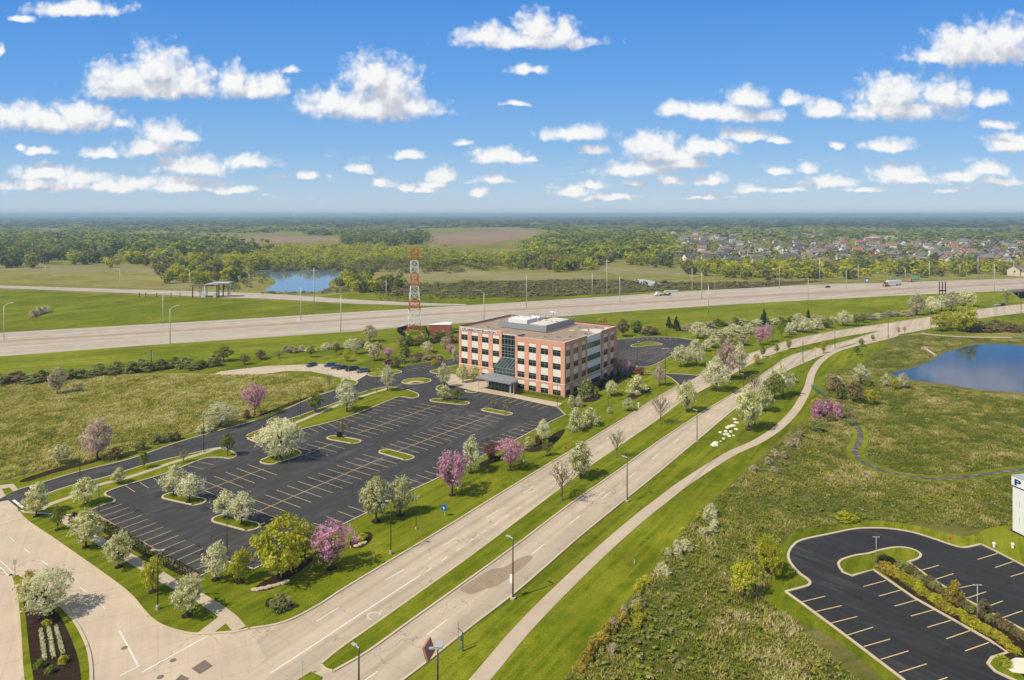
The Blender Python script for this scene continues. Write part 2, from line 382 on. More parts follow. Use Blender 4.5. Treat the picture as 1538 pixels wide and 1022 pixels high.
def bare_mesh(name, seed, m, zb=.24, n1=15, n2=5, r0=.022):
    r = random.Random(seed); mb = MB(); tips = []
    mb.path([(0,0,0),(0,0,.1),(.005,0,.5),(0,.005,.9)], [r0*1.5,r0,r0*.6,r0*.12], 7)
    for i in range(n1):
        a = i*2.4 + r.uniform(-.3,.3); z0 = zb + (.62-zb)*i/n1; L = (.5 - .25*i/n1)*r.uniform(.8,1.1)
        p = Vector((0,0,z0)); q = p + Vector((math.cos(a)*L*.82, math.sin(a)*L*.82, L*.75)); k = p.lerp(q,.5)+Vector((0,0,-.015))
        mb.path([p,k,q],[r0*.5,r0*.32,r0*.1],5); tips += [k,q]
        for j in range(n2):
            s = p.lerp(q, r.uniform(.3,.95)); b = a + r.uniform(-1.2,1.2); l = r.uniform(.08,.18)
            e = s + Vector((math.cos(b)*l*.7, math.sin(b)*l*.7, l*.8)); mb.tube(s,e,r0*.2,r0*.06,4,False); tips.append(e)
    return mb.mesh(name, m, True), np.array([tuple(t) for t in tips])
PROTO = {}
def proto(key, prof, zb, leaf, nvar, bark='bark', **kw):
    base = []
    limbs = kw.pop('limbs', 10); r0 = kw.pop('r0', .026)
    for i in range(nvar):
        s = abs(hash_(key))%1000*7 + i*13
        V, t, C = crown_data(prof, zb, s, **kw)
        base.append((trunk_mesh('trunk', C, zb, s+3, r0, limbs, M[bark]), np_mesh('crown', V, t, M[leaf])))
    PROTO[key] = base
def hash_(s):
    h = 7
    for ch in s: h = (h*31 + ord(ch)) % 100003
    return h
def recolour(key, src, leaf):
    out = []
    for tr, cr in PROTO[src]:
        c = cr.copy(); c.materials[0] = M[leaf]; out.append((tr, c))
    PROTO[key] = out
proto('white', 'ovoid', .2, 'white_bloom', 4, clumps=85, per=24, size=.03, spread=.05)
proto('pear', 'ovoid', .16, 'whitegreen_bloom', 4, clumps=95, per=24, size=.032, spread=.05)
proto('bigwhite', 'round', .12, 'white_bloom', 2, clumps=170, per=26, size=.021, spread=.04, limbs=16, r0=.03)
proto('pink', 'vase', .2, 'pink_bloom', 3, clumps=95, per=22, size=.027, spread=.05, limbs=16)
proto('yg', 'round', .15, 'yellowgreen_leaf', 3, clumps=120, per=24, size=.028, spread=.045, limbs=14)
proto('green', 'ovoid', .24, 'green_leaf', 3, clumps=75, per=20, size=.033, spread=.05)
proto('sparse', 'ovoid', .26, 'bud_leaf', 2, clumps=45, per=12, size=.03, spread=.06, limbs=18)
proto('conifer', 'cone', .06, 'conifer_leaf', 2, clumps=110, per=18, size=.03, spread=.04)
recolour('palepink', 'white', 'palepink_bloom'); recolour('cream', 'white', 'cream_bloom'); recolour('maroon', 'pink', 'maroon_leaf')
recolour('yellow', 'green', 'yellow_bloom'); recolour('brown', 'green', 'brown_leaf')
PROTO['bare'] = []
for i in range(3):
    tr, tips = bare_mesh('trunk', 50+i, M['bark_pale'])
    r = np.random.default_rng(i); idx = r.integers(0, len(tips), 560); P = tips[idx] + r.normal(size=(560,3))*.035
    V, t = card_mesh(P, unit(r.normal(size=(560,3))+[0,0,.4]), .019*r.uniform(.6,1.4,560), r.random(560), seed=i)
    PROTO['bare'].append((tr, np_mesh('crown', V, t, M['bud_leaf'])))
SHRUB = {}
for key, leaf in (('whiteshrub','white_bloom'),('sageshrub','sage_leaf'),('greenshrub','green_leaf'),('darkshrub','dark_leaf'),('brownshrub','brown_leaf'),
                  ('pinkshrub','pink_bloom'),('creamshrub','cream_bloom'),('yellowshrub','yellow_bloom'),('rustshrub','rust_leaf'),('maroonshrub','maroon_leaf'),
                  ('ygshrub','yellowgreen_leaf'),('pearshrub','whitegreen_bloom')):
    SHRUB[key] = []
    for i in range(2):
        if key == 'whiteshrub' or i > 5:
            V, t, C = crown_data('dome', .0, 300+i*17, clumps=85, per=24, size=.04, spread=.055, fill=.35); SHRUB[key].append(np_mesh('foliage', V, t, M[leaf]))
        else:
            c = SHRUB['whiteshrub'][i].copy(); c.materials[0] = M[leaf]; SHRUB[key].append(c)
KIND_NAME = {'white':('flowering_tree','tree'),'pear':('flowering_tree','tree'),'bigwhite':('flowering_tree','tree'),'pink':('flowering_tree','tree'),
 'palepink':('flowering_tree','tree'),'cream':('flowering_tree','tree'),'yg':('leafy_tree','tree'),'green':('leafy_tree','tree'),'sparse':('budding_tree','tree'),
 'conifer':('conifer_tree','tree'),'bare':('budding_tree','tree'),'maroon':('leafy_tree','tree'),'yellow':('flowering_tree','tree'),'brown':('leafy_tree','tree')}
MULCH = []
NT = [0]
def plant(kind, u, v, vt, w, label, group=None, mulch=0.0, z=0.05):
    p = gp(u, v, z); d = p.y; h = max(.6, (v-vt)*d/F); wd = max(.5, w*d/F); NT[0] += 1; i = NT[0]
    rz = (i*2.39996) % 6.283
    if mulch:
        MULCH.append((p.x, p.y, mulch))
    if kind in SHRUB:
        me = SHRUB[kind][i % len(SHRUB[kind])]
        o = link('flowering_shrub' if kind in ('whiteshrub','pinkshrub','creamshrub','yellowshrub','pearshrub') else 'shrub', me, None, p, (0,0,rz), (wd,wd*.95,h*1.02))
        return tag(o, label, 'shrub', group)
    P = PROTO[kind]; tr, cr = P[i % len(P)]; nm, cat = KIND_NAME[kind]
    o = thing(nm, label, cat, p, rz, group, (wd*1.2, wd*1.2, h*1.02))
    link('trunk', tr, o); link('crown', cr, o); return o
# ------------------------------------------------------------------ the setting: ground, roads, water
LINE = {}
W_LEFT = [(300,962),(373,946),(427,935.6),(479,909.6),(515,886),(588,842),(679,787),(729,756),(812,705),(875,667.5),(940,627.5),(985,599),(1020,579),(1046,565),(1085,549),(1122,533),(1160,522),(1185,512),(1252.5,498),(1320,488),(1398,476),(1468.5,465.5),(1538,457),(1640,447)]
MED_L = [(481.5,999),(515,972),(562,939.5),(630,891),(661,869),(713,831.5),(780,781),(851,727),(890,698),(926.5,673),(986,632),(1023,604.5),(1058,585),(1090.5,568),(1124,549.5),(1160,533),(1187,524.5),(1252,509.5),(1320,497)]
MED_R = [(500,1010),(552,980),(614,935.6),(687,883.5),(780,816),(859,756),(926.5,709),(984,667.5),(1054,620.7),(1103.5,591),(1124,578),(1160,553),(1190,534),(1258,516.5),(1321,498)]
E_RIGHT = [(430,1150),(520,1085),(606,1022),(651,987.6),(713,938),(780,886),(860,816),(890,791),(939.6,750.5),(986,713),(1046,663),(1106,613),(1160,573),(1185,556),(1237,533.4),(1268,520.5),(1320,508.7),(1380,497.5),(1414,490.5),(1468,479.5),(1538,470.5),(1640,460)]
def interp(pts, u):
    for (a,b),(c,d) in zip(pts, pts[1:]):
        if a <= u <= c: return b+(d-b)*(u-a)/(c-a)
    return pts[0][1] if u < pts[0][0] else pts[-1][1]
# terrain
mb = MB(); n = 40
mb.add([(-17500,-2500,0),(17500,-2500,0),(17500,16500,0),(-17500,16500,0)], [(0,1,2,3)]); struct('ground', mb, M['terrain'])
# mown grass of the office park, with the verges up to the highway
mb = MB()
LAWN = [(-400,1300),(700,1300),(846,1024),(885,969),(942,902),(994,842),(1046,771.6),(1098,727),(1145,684),(1177,655),(1205,632),(1214,609),(1226,586),(1240,553),(1266,534),(1307,515.6),(1345,504),(1385,500),(1440,502),(1538,498),(1700,492),(1700,436),(1538,440),(1484,442),(1372,447),(1138,456),(968,466),(835,477),(700,484),(614,491),(400,508),(218,520),(0,537),(-400,566)]
mb.poly(gl(LAWN), .03); struct('lawn', mb, M['lawn'])
# rough verge along the highway: a lighter, yellower sward
mb = MB(); mb.poly(gl([(-300,560),(0,536.5),(218,520),(400,508),(614,491.5),(700,485),(835,477.5),(968,466.5),(1138,456.5),(1372,447),(1484,442.5),(1640,436),(1640,447),(1500,456),(1400,468),(1300,477),(1180,483),(1060,489),(960,494),(900,500),(690,507),(600,509),(480,528),(330,541),(200,548),(0,562),(-300,590)]), .05); struct('verge', mb, M['lawn_rough'])
# wild meadow west of the car park, prairie to the east
mb = MB(); mb.poly(smooth(gl([(-500,640),(-60,582),(0,578),(120,566),(250,561),(325,563),(400,566),(452,563),(490,571),(512,577),(503,585),(470,597),(425,612),(385,626),(340,638),(288,652),(235,668),(190,683),(120,700),(62,709),(0,725),(-300,790)]), 4, True), .06); struct('meadow', mb, M['meadow'])
PRAIRIE = [(700,1300),(846,1024),(885,969),(942,902),(994,842),(1046,771.6),(1098,727),(1145,684),(1177,655),(1205,632),(1214,609),(1226,586),(1240,553),(1266,534),(1307,515.6),(1345,504.5),(1385,503),(1440,506),(1538,508),(1750,515),(1750,1300)]
mb = MB(); mb.poly(gl(PRAIRIE), .045); struct('prairie', mb, M['prairie'])
mb = MB(); mb.poly(smooth(gl([(1150,905),(1158,872),(1165,845),(1178,815),(1200,797),(1247,790),(1290,784),(1340,784),(1400,795),(1452,806),(1490,792),(1530,789),(1620,785),(1750,900),(1600,1200),(1390,1150),(1340,1040),(1260,965)]), 4, True), .055); struct('lawn', mb, M['lawn'])
mb = MB(); mb.poly(smooth(gl([(1236,545),(1262,534),(1300,521),(1322,513),(1332,518),(1312,532),(1290,548),(1256,556),(1240,575),(1226,606),(1214,634),(1206,630),(1216,600),(1228,570)]), 4, True), .06); struct('lawn', mb, M['lawn'])
mb = MB(); mb.poly(smooth(gl([(1380,498),(1420,491),(1470,481),(1538,473),(1640,463),(1640,484),(1538,489),(1480,497),(1440,502),(1405,502)]), 4, True), .065); struct('lawn', mb, M['lawn'])
# far fields
def sheet(name, m, pts, z, closed_smooth=4):
    mb = MB(); mb.poly(smooth(gl(pts, z), closed_smooth, True) if closed_smooth else gl(pts, z)); return struct(name, mb, M[m])
sheet('field', 'dry_field', [(-300,424),(-100,402),(60,399),(160,400),(250,404),(262,418),(290,434),(180,431),(0,424),(-200,428)], .05)
sheet('field', 'meadow', [(-100,414),(20,406),(90,411),(200,408),(255,428),(180,431),(60,427),(-100,426)], .08)
sheet('verge', 'lawn', [(-400,438),(0,436),(100,439),(200,444),(300,447.5),(400,451),(480,455),(560,459),(640,460),(690,461),(562,466.5),(480,471),(400,477),(234,486),(0,499),(-400,520)], .05, 0)
sheet('field', 'dry_field', [(535,415),(590,406),(700,407),(780,410),(870,411),(915,417),(860,421),(780,422),(700,421),(610,428),(560,432),(520,425)], .05)
sheet('field', 'dry_field', [(900,402),(960,401),(1010,404),(1060,412),(1075,414),(1000,416),(940,414),(905,408)], .06)
sheet('field', 'scrubland', [(560,432),(640,427),(760,422),(900,420),(1010,424),(1130,424),(1240,422),(1100,436),(960,440),(840,447),(700,452),(600,455)], .055)
sheet('field', 'lawn', [(480,446),(560,440),(700,445),(800,447.5),(960,439),(1080,434.5),(1100,436),(960,442.5),(800,452),(715,457),(600,453),(520,451)], .07)
sheet('field', 'farm_soil', [(330,362),(380,356.5),(440,355.5),(515,358.5),(518,362),(460,364.5),(400,366),(345,372),(312,371)], .15)
sheet('field', 'farm_soil', [(648,353),(700,349.5),(760,346.5),(800,346.5),(802,357),(770,360),(740,366),(690,367),(660,366),(640,361)], .15)
sheet('field', 'farm_soil', [(690,344),(745,342),(790,343.5),(740,345.5)], .25)
# ponds and the stream
sheet('pond', 'far_water', [(388,407.5),(440,406.5),(490,406.3),(528,406.8),(516,413),(500,420),(493,427),(494.5,437.5),(466,438.5),(430,439),(403,437.5),(400,433.5),(414,425.5),(407,419),(383,410.5)], .08, 3)
sheet('pond', 'far_water', [(951,421),(965,419.5),(989,424.5),(999,431.5),(984,431),(962,426)], .08, 2)
POND = [(1339,561.5),(1372,552.5),(1398,542.5),(1416,531.5),(1450,521.5),(1476,517.5),(1515,518.5),(1560,525),(1680,560),(1600,597),(1538,590.5),(1476,586),(1424,578),(1364,569)]
sheet('pond_bank', 'prairie', [(1331,561),(1368,549),(1392,540),(1408,529),(1446,517),(1476,513),(1520,514),(1570,520),(1700,560),(1600,606),(1538,597),(1476,592),(1424,584),(1360,575)], .06)
sheet('pond', 'water', POND, .075)
mb = MB(); STREAM = smooth(gl([(1279,631),(1286,640),(1292,650),(1290,666),(1284,677),(1292,691),(1322,706),(1359,715),(1411,720),(1463,715.5),(1538,704.5),(1640,690)]), 6)
struct('lawn', MB().ribbon(STREAM, 4.0, .062), M['lawn_rough'])
struct('stream', MB().ribbon(STREAM, 1.5, .078), M['stream_water'])
# ---- highway on its embankment
HN = [(-400,566),(-60,540),(0,535.5),(218.6,519),(400,507),(546.6,497),(614,491),(835.5,476),(968,465.7),(1160,454),(1372,443),(1484,438.3),(1538,436),(1700,429)]
HF = [(-400,523),(0,500),(234,486.6),(400,477.3),(562,467),(715.7,458),(800,453),(1020,438.4),(1160,431),(1242,427),(1336,425),(1398,422.5),(1538,418.3),(1700,413)]
HM = [(-400,540),(0,513),(400,488.8),(614,474),(780,465),(1160,443.2),(1538,425.4),(1700,419)]
def zh(u):
    t = min(1, max(0, (u-1040)/450)); return .15 + 5.9*t*t*(3-2*t)
us = list(range(-380, 1700, 26)); rows = [[],[],[],[],[],[]]
for u in us:
    z = zh(u); a = gp(u, interp(HN,u), z); b = gp(u, interp(HF,u), z); m1 = gp(u, interp(HM,u)+1.5, z+.02)
    rows[0].append(Vector((a.x, a.y-2.2*z-.4, 0.02))); rows[1].append(a); rows[2].append(b); rows[3].append(Vector((b.x, b.y+2.2*z+.4, .02)))
    rows[4].append(m1); rows[5].append(gp(u, interp(HM,u)-1.2, z+.02))
def strip(A, B):
    n = len(A); return MB().add(A+B, [(i,i+1,n+i+1,n+i) for i in range(n-1)])
struct('highway', strip(rows[1], rows[2]), M['highway_concrete'])
ne = [i for i, u in enumerate(us) if u < 1512]; ex = gp(1516.5, interp(HN,1516.5), zh(1516)); 
struct('embankment', strip([rows[0][i] for i in ne]+[Vector((ex.x,ex.y-13.7,.02))], [rows[1][i] for i in ne]+[ex]), M['lawn_rough'])
struct('embankment', strip(rows[2], rows[3]), M['lawn_rough'])
struct('highway_median', strip(rows[4], rows[5]), M['median_dirt'])
mb = MB()
def at_hwy(f, u): return gp(u, interp(HN,u)*(1-f)+interp(HF,u)*f, zh(u)+.03)
for f, on in ((.06,0),(.28,1),(.18,1),(.74,1),(.86,1),(.95,0)):
    pts = [at_hwy(f, u) for u in us]
    if not on:
        n = len(pts)
        for i in range(n-1): mb.add([pts[i]+Vector((0,-.12,0)), pts[i+1]+Vector((0,-.12,0)), pts[i+1]+Vector((0,.12,0)), pts[i]+Vector((0,.12,0))], [(0,1,2,3)])
    else:
        for i in range(n-1):
            p, q = pts[i], pts[i+1]; k = max(1, int((q-p).length/12)); d = (q-p)/k
            for j in range(k):
                s = p+d*j; e = s+d*.3; mb.add([s+Vector((0,-.1,0)), e+Vector((0,-.1,0)), e+Vector((0,.1,0)), s+Vector((0,.1,0))], [(0,1,2,3)])
struct('highway_markings', mb, M['line_white'])
# ramp road
RT = [(-400,426),(0,429),(260,437),(400,441),(546,451),(640,455.5),(716,457.5)]; RB = [(-400,428),(0,433),(182,440),(286,445),(400,449),(536,456.6),(640,459.5),(716,458.5)]
ru = list(range(-380, 716, 18)); A = [gp(u, interp(RB,u), .12) for u in ru]; B = [gp(u, interp(RT,u), .12) for u in ru]
struct('ramp_road', strip(A, B), M['highway_concrete'])
mb = MB(); mb.poly(gl([(1147,432.5),(1180,429.5),(1235,428),(1242,427.3),(1170,431.6)], .9)); struct('ramp_road', mb, M['sidewalk_concrete'])
# ---- boulevard: two concrete carriageways round a grass median, kerbs on both sides
def area(name, edge_a, edge_b, z, m, n=5):
    a = smooth(gl(edge_a), n); b = smooth(gl(edge_b), n); mb = MB(); mb.poly([*a, *reversed(b)], z); return struct(name, mb, M[m])
CARRIAGE = smooth(gl(W_LEFT), 5)
blvd = [(120,1150),(300,962)] + W_LEFT[1:] ; mb = MB()
mb.poly(smooth(gl([(-150,1110)]+W_LEFT), 5) + list(reversed(smooth(gl(E_RIGHT), 5))), .06); struct('boulevard', mb, M['concrete_road'])
MEDIAN = smooth(gl(MED_L), 5) + list(reversed(smooth(gl(MED_R), 5)))
mb = MB(); mb.prism(MEDIAN, .05, .19); struct('median', mb, M['lawn'])
mb = MB(); mb.prism(gl([(446,1024),(467,1011),(484,1019),(470,1040),(430,1085),(400,1105)]), .05, .19); struct('median', mb, M['lawn'])
kerb = MB()
def K(pts, w=.36, h=.15, n=5, closed=False, sm=True, z=.05):
    P = smooth(gl(pts), n, closed) if sm else gl(pts)
    if closed: P.append(P[0]); P.append(P[1])
    kerb.ribbon(P, w, z, h)
K(W_LEFT[1:13]); K(W_LEFT[13:]); K(MED_L, h=.16); K(MED_R, h=.16); K(E_RIGHT)
K([(481.5,999),(488,1006),(500,1010)], n=3, h=.16); K([(1314,498.3),(1321,497.4)], n=2, h=.16)
# ---- side road and its island
SIDE_K = [(27,770),(42,785),(73,806),(91,818.5),(166.6,872),(198,898),(218.6,922.5),(239.5,939.5),(273,950.7),(302,953.5),(354,950),(375,945.5)]
mb = MB(); mb.poly(gl([(-200,735),(0,731),(8,744),(27,764)]) + smooth(gl(SIDE_K), 5) + gl([(400,990),(250,1120),(100,1300),(-400,1300)]), .07); struct('side_road', mb, M['side_concrete'])
K(SIDE_K, .4)
ISL = [(15.6,867),(22,864),(34,868),(62,888),(91,912),(112,935.6),(127.5,964),(135,990),(137,1025),(133,1090),(48,1110),(34,1025),(30,964),(27.3,925),(23.4,891)]
P = smooth(gl(ISL), 4, True); mb = MB(); mb.prism(P, .05, .21); struct('island', mb, M['lawn']); K(ISL, .4, .18, 4, True)
mb = MB(); mb.poly(smooth(gl([(33,882),(52,894),(84,918),(101,946),(116,985),(122,1025),(118,1080),(58,1090),(51,1025),(44,980),(39,930)], .23), 4, True)); struct('mulch', mb, M['mulch'], 'stuff')
# ---- sidewalks and the trail
S1 = smooth(gl([(60,768),(73,760),(112,745.6),(146,731),(195,718),(260,696),(307,681.5),(330,674.5),(343,677)]), 5)
S1b = smooth(gl([(375,660),(380,659),(440,638),(505,610.5),(541,597.5),(583,584.5)]), 5)
S2 = smooth(gl([(60,752),(70,764),(110,789),(166.6,823),(221,854),(260,877.5),(302,900),(341,926),(360,946)]), 5)
TRAIL = smooth(gl([(640,1120),(690,1058),(735,1005),(781,950),(838,891),(906,826),(960,779),(988,757),(1033,723),(1096,683),(1138,663.5),(1172,640.5),(1198,612),(1214,581),(1219,562.5),(1232,543),(1255,528),(1278.5,521),(1300,514),(1322,509)]), 6)
mb = MB(); mb.ribbon(S1, 1.5, .09); mb.ribbon(S1b, 1.5, .09); struct('sidewalk', mb, M['sidewalk_concrete'])
mb = MB(); mb.ribbon(S2, 1.9, .095); mb.ribbon(gl([(338,929),(306,954)]), 2.2, .085); struct('sidewalk', mb, M['sidewalk_concrete'])
struct('trail', MB().ribbon(TRAIL, 2.5, .085), M['sidewalk_concrete'])
mb = MB(); mb.poly(gl([(1322,507.5),(1336,505),(1352,503),(1345,507),(1326,511.5),(1300,518),(1290,516)]), .092); struct('sidewalk', mb, M['sidewalk_concrete'])
mb = MB(); mb.ribbon(smooth(gl([(1384,500.5),(1400,503.5),(1430,505.5),(1470,507),(1520,507.5)]), 4), 2.4, .09); struct('trail', mb, M['sidewalk_concrete'])
mb = MB(); mb.poly(gl([(-60,726),(0,729.5),(20,727.5),(28.6,737),(20,739),(14,733),(0,736),(-60,745)]), .09); struct('sidewalk', mb, M['sidewalk_concrete'])
# ---- outer drive and the big car park
D_UP = [(-14,757),(28.6,736),(62.5,726),(120,709),(198,689.6),(260,667.5),(323,649),(400,627),(466,599.5),(505,586.5),(530,580)]
asph = MB()
asph.poly(smooth(gl(D_UP), 4) + gl([(536,576),(534.6,571),(546.6,564.6),(560,562),(602,556.5),(596,556),(612,550),(640,545.5),(679,540),(700,536),(720,532),(720,545),(697,550),(689,548),(664,561),(660,566),(675,579),(717.5,588.5),(771.5,598),(837,612),(849,624)])
   + smooth(gl([(849,624),(820,637.6),(775.6,661),(731,683),(661,717.5),(614,739.6),(544,774.7),(510,791.6),(476,810.6),(424,836),(381,856)]), 4) + gl([(343.5,845),(296.5,868),(245,838),(190,804),(133,769),(120,770),(60,775),(27,764),(12,752)]), .1)
struct('car_park', asph, M['asphalt'])
K(D_UP[1:]); K([(849,624),(820,637.6),(775.6,661),(731,683),(661,717.5),(614,739.6),(544,774.7),(510,791.6),(476,810.6),(424,836),(381,856)], .3); K([(381,856),(343.5,845),(297,868.5)], .3, sm=False)
K([(837,612),(849,624)], .3, sm=False); K([(661,565),(675,579),(717.5,588.5),(771.5,598),(837,612)], .3, sm=False)
mb = MB(); mb.ribbon(gl([(132,769),(190,804),(245,838),(297,868.5)]), .5, .05, .42); tag(mb.obj('retaining_wall', M['masonry']), 'low brown masonry wall along the near end of the car park behind the dark hedge', 'wall')
ISLANDS = MB(); ikerb = []
def island(pts, sm=4):
    P = smooth(gl(pts), sm, True); ISLANDS.prism(P, .08, .22); Q = list(P); Q += [Q[0], Q[1]]; kerb.ribbon(Q, .38, .08, .17)
def capsule(a, b, w):
    p, q = gp(*a), gp(*b); d = (q-p).normalized(); n = Vector((-d.y, d.x, 0)); P = []
    for c, s in ((q, 0), (p, PI)):
        for k in range(9):
            t = s - PI/2 + PI*k/8; P.append(c + (d*math.cos(t) + n*math.sin(t))*w)
    ISLANDS.prism(P, .08, .22); Q = P + [P[0], P[1]]; kerb.ribbon(Q, .38, .08, .17)
# strip islands between the drive and the stalls
island([(33,768),(69,744),(120,727),(161,717.5),(216,700),(283.7,683.5),(323,674.5),(338,675.5),(353,682),(354,687),(345,690),(330,688.5),(304.5,690.5),(250,712),(182,732),(157,743),(170,750),(171,755),(155,760),(132,769),(110,775),(60,772)], 3)
island([(371,658),(380,650.5),(440,629),(505,606),(536,593),(560,586),(583,582),(606,585),(626,591.5),(628,597),(618,599),(604,597),(590,600),(541,620.5),(500,634),(445,648),(396,665),(384,665)], 3)
capsule((256,746),(297,755), 1.55); capsule((332,780.5),(377,792.5), 1.6)
island([(391,694),(400,689),(436,676),(445,677),(452,681),(448,686),(420,695),(409,698.5),(396,697.5)], 3)
capsule((500,658.5),(533,664.5), 1.5); capsule((579,679.5),(612,688.5), 1.55); capsule((655,602),(696,606.5), 1.9); capsule((731,616.5),(762,622.5), 1.5)
island([(604,574),(612,570.5),(630,568.8),(644,570),(647,573),(640,576),(622,578),(608,577)], 4)
island([(553,562.5),(562,560.5),(590,557),(601,558),(602.5,560.5),(590,563.5),(572,566),(556,565.5)], 4)
island([(646,559),(652,556.5),(668,553),(690,549),(702,552),(690,557),(668,561),(655,562)], 4)
island([(655,584),(660,580),(668,580),(674,584),(668,588),(658,587.5)], 4); capsule((703,588.3),(712,589.8), 1.0)
struct('islands', ISLANDS, M['lawn'])
mb = MB(); mb.ribbon(smooth(gl([(612,576),(622,573),(636,574)], .23), 4), 1.6, .235); struct('sidewalk', mb, M['sidewalk_concrete'])
mb = MB(); mb.ribbon(S1, 1.5, .235); mb.ribbon(S1b, 1.5, .235); struct('sidewalk', mb, M['sidewalk_concrete'])
# concrete overflow bays with the parked cars
CB = [(300,565),(322,562),(331,558.5),(400,550.5),(462,548),(500,547),(554,557),(550,564),(534.6,573),(497.4,564.5),(468,558.5),(430,558),(380,564.5),(330,569),(305,570)]
mb = MB(); mb.poly(gl(CB), .115); struct('parking_bay', mb, M['side_concrete'])
K([(468,558.5),(497.4,564.5),(525,570.5),(534,572.5),(537,575.5),(533,579),(526,581)], .35)
# plaza
mb = MB(); mb.poly(gl([(662,565),(675,579),(717.5,588.5),(771.5,598),(837,612),(845,606.5),(800,598.5),(772,592),(735,585),(716,577),(700,571),(690,564),(676,562)]), .13); struct('plaza', mb, M['sidewalk_concrete'])
mb = MB(); mb.poly(gl([(700,571),(735,585),(772,592),(775,583),(745,573),(722,566)]), .125); struct('plaza', mb, M['sidewalk_concrete'])
# ---- rear car park, drive to the boulevard
mb = MB(); REAR = [(880,508),(928,511),(960,507.5),(985,506.5),(1020,508),(1043,512),(1040,518),(1012,533),(990,545),(975,551),(958,553.5),(968,557),(990,561),(1027,562.5),(1051,564.5),(1020,580),(1015,574),(1003,566),(985,562.5),(950,560),(918,570),(890,548)]
mb.poly(gl(REAR), .1); struct('car_park', mb, M['asphalt'])
K([(1043,512),(1040,518),(1012,533),(990,545),(975,551),(956,552),(957,555),(968,557.5),(990,561),(1027,563),(1050,564.5)], .35, n=3); K([(1020,579.5),(1015,574),(1003,566),(985,562.5),(962,560.5)], .35); K([(920,511),(960,507.5),(985,506.5),(1020,508),(1043,512)], .35)
mb = MB(); P = smooth(gl([(949,519),(962,516),(975,514),(992,516.5),(993,519),(975,519.5),(962,521.5),(950,521.5)]), 3, True); mb.prism(P, .08, .22); struct('island', mb, M['lawn']); kerb.ribbon(P+[P[0]], .35, .08, .17)
# ---- south-east car park
SE = [(1395,1060),(1356.6,1022),(1270,956),(1212,913),(1180,890)]
SE2 = [(1180,890),(1205,883.5),(1216,879),(1214,872),(1200.5,862),(1187.5,847),(1184,834),(1191,821),(1205.7,812),(1247,803),(1278.5,796.5),(1299,794.5),(1333,795),(1367,800),(1398,809),(1432,820.5),(1450,823.5),(1473.7,818.5)]
SE3 = [(1473.7,818.5),(1505,834),(1538,851),(1620,895)]
mb = MB(); mb.poly(gl(SE) + smooth(gl(SE2), 4) + gl(SE3) + gl([(1700,960),(1700,1300),(1500,1200)]), .1); struct('car_park', mb, M['fresh_asphalt'])
K(SE, .4, sm=False); K(SE2, .42, .16, 4); K(SE3, .4, sm=False)
PL = [(1261,854),(1259.5,848),(1265.5,842),(1285,836),(1304.5,833),(1322,828),(1343.6,824),(1362,824.5),(1376,829),(1383,835),(1378,841),(1364,846)]
PLB = [(1364,846),(1398,870.5),(1450,902),(1538,948.6),(1640,1002),(1640,1100),(1538,1030),(1513,1019),(1494,1010),(1484,999),(1490,990),(1513,982.5),(1487,964),(1437,935.6),(1372,899),(1312,857.5),(1280,866.6),(1266,861)]
P = smooth(gl(PL), 4) + gl(PLB); mb = MB(); mb.prism(P, .08, .22); struct('island', mb, M['lawn']); kerb.ribbon(P+[P[0]], .4, .08, .17)
mb = MB(); mb.poly(gl([(1318,855),(1345,842),(1362,849),(1450,904),(1538,951),(1640,1005),(1640,1090),(1538,1018),(1487,961),(1437,933),(1372,896)], .23)); struct('mulch', mb, M['mulch'], 'stuff')
mb = MB(); mb.poly(gl([(1505,998),(1525,988),(1560,990),(1560,1015),(1520,1010)], .25)); struct('gravel', mb, M['stone'], 'stuff')
struct('kerbs', kerb, M['kerb_concrete'])
# ---- markings
mk = MB(); ZM = .106
def stall_line(a, b, w=.115): mk.ribbon([a, b], w, ZM)
E1 = Vector((math.cos(ROAD), math.sin(ROAD), 0)); E2 = Vector((E1.y, -E1.x, 0))
def double_row(a, b, half=5.6, pitch=2.85, line=True, ang=0.0, start=.6):
    p, q = gp(*a), gp(*b); L = (q-p).length; d = (q-p)/L; n = Vector((d.y, -d.x, 0))
    if line: mk.ribbon([p, q], .14, ZM)
    t = start
    while t < L:
        c = p + d*t; stall_line(c - n*half, c + n*half); t += pitch
def single_row(pts, depth, side, pitch=2.85, start=1.5, skip=None):
    P = smooth(gl(pts), 6); acc = 0.0; nxt = start; k = 0
    for i in range(len(P)-1):
        L = (P[i+1]-P[i]).length
        while nxt <= acc+L:
            c = P[i].lerp(P[i+1], (nxt-acc)/L); d = (P[i+1]-P[i]).normalized(); n = Vector((d.y,-d.x,0))*side
            if not (skip and skip(k)): stall_line(c + n*.3, c + n*depth)
            nxt += pitch; k += 1
        acc += L
double_row((303,739),(397,705)); double_row((453,685),(500,667)); double_row((521,657.6),(655,609.5)); double_row((385,770.5),(575,688)); double_row((592,680),(738,624))
single_row([(136,770.5),(190,804),(245,838),(292,866)], 5.6, -1, 2.85, 1.0)
single_row([(182,732),(250,712),(304.5,690.5)], 5.4, 1, 2.85, .8); single_row([(396,665),(445,648),(500,634),(541,620.5),(590,600)], 5.4, 1, 2.85, 3)
single_row([(424,836),(476,810.6),(510,791.6),(544,774.7),(614,739.6),(661,717.5),(731,683),(775.6,661),(820,637.6)], 5.4, -1, 2.85, 6)
single_row([(719,589.2),(771.5,599),(832,611.5)], 5.4, 1, 2.85, 2); single_row([(607,556),(640,547)], 5, 1, 2.8, 1)
double_row((934,539),(975,519.5),5.2,2.7,False); double_row((960,541),(1000,522),5.2,2.7,False); single_row([(985,546),(1012,532.5),(1040,517.5)], 5, -1, 2.7, 1); single_row([(928,511.5),(960,508),(1020,508.7)], 5, 1, 2.7, 3)
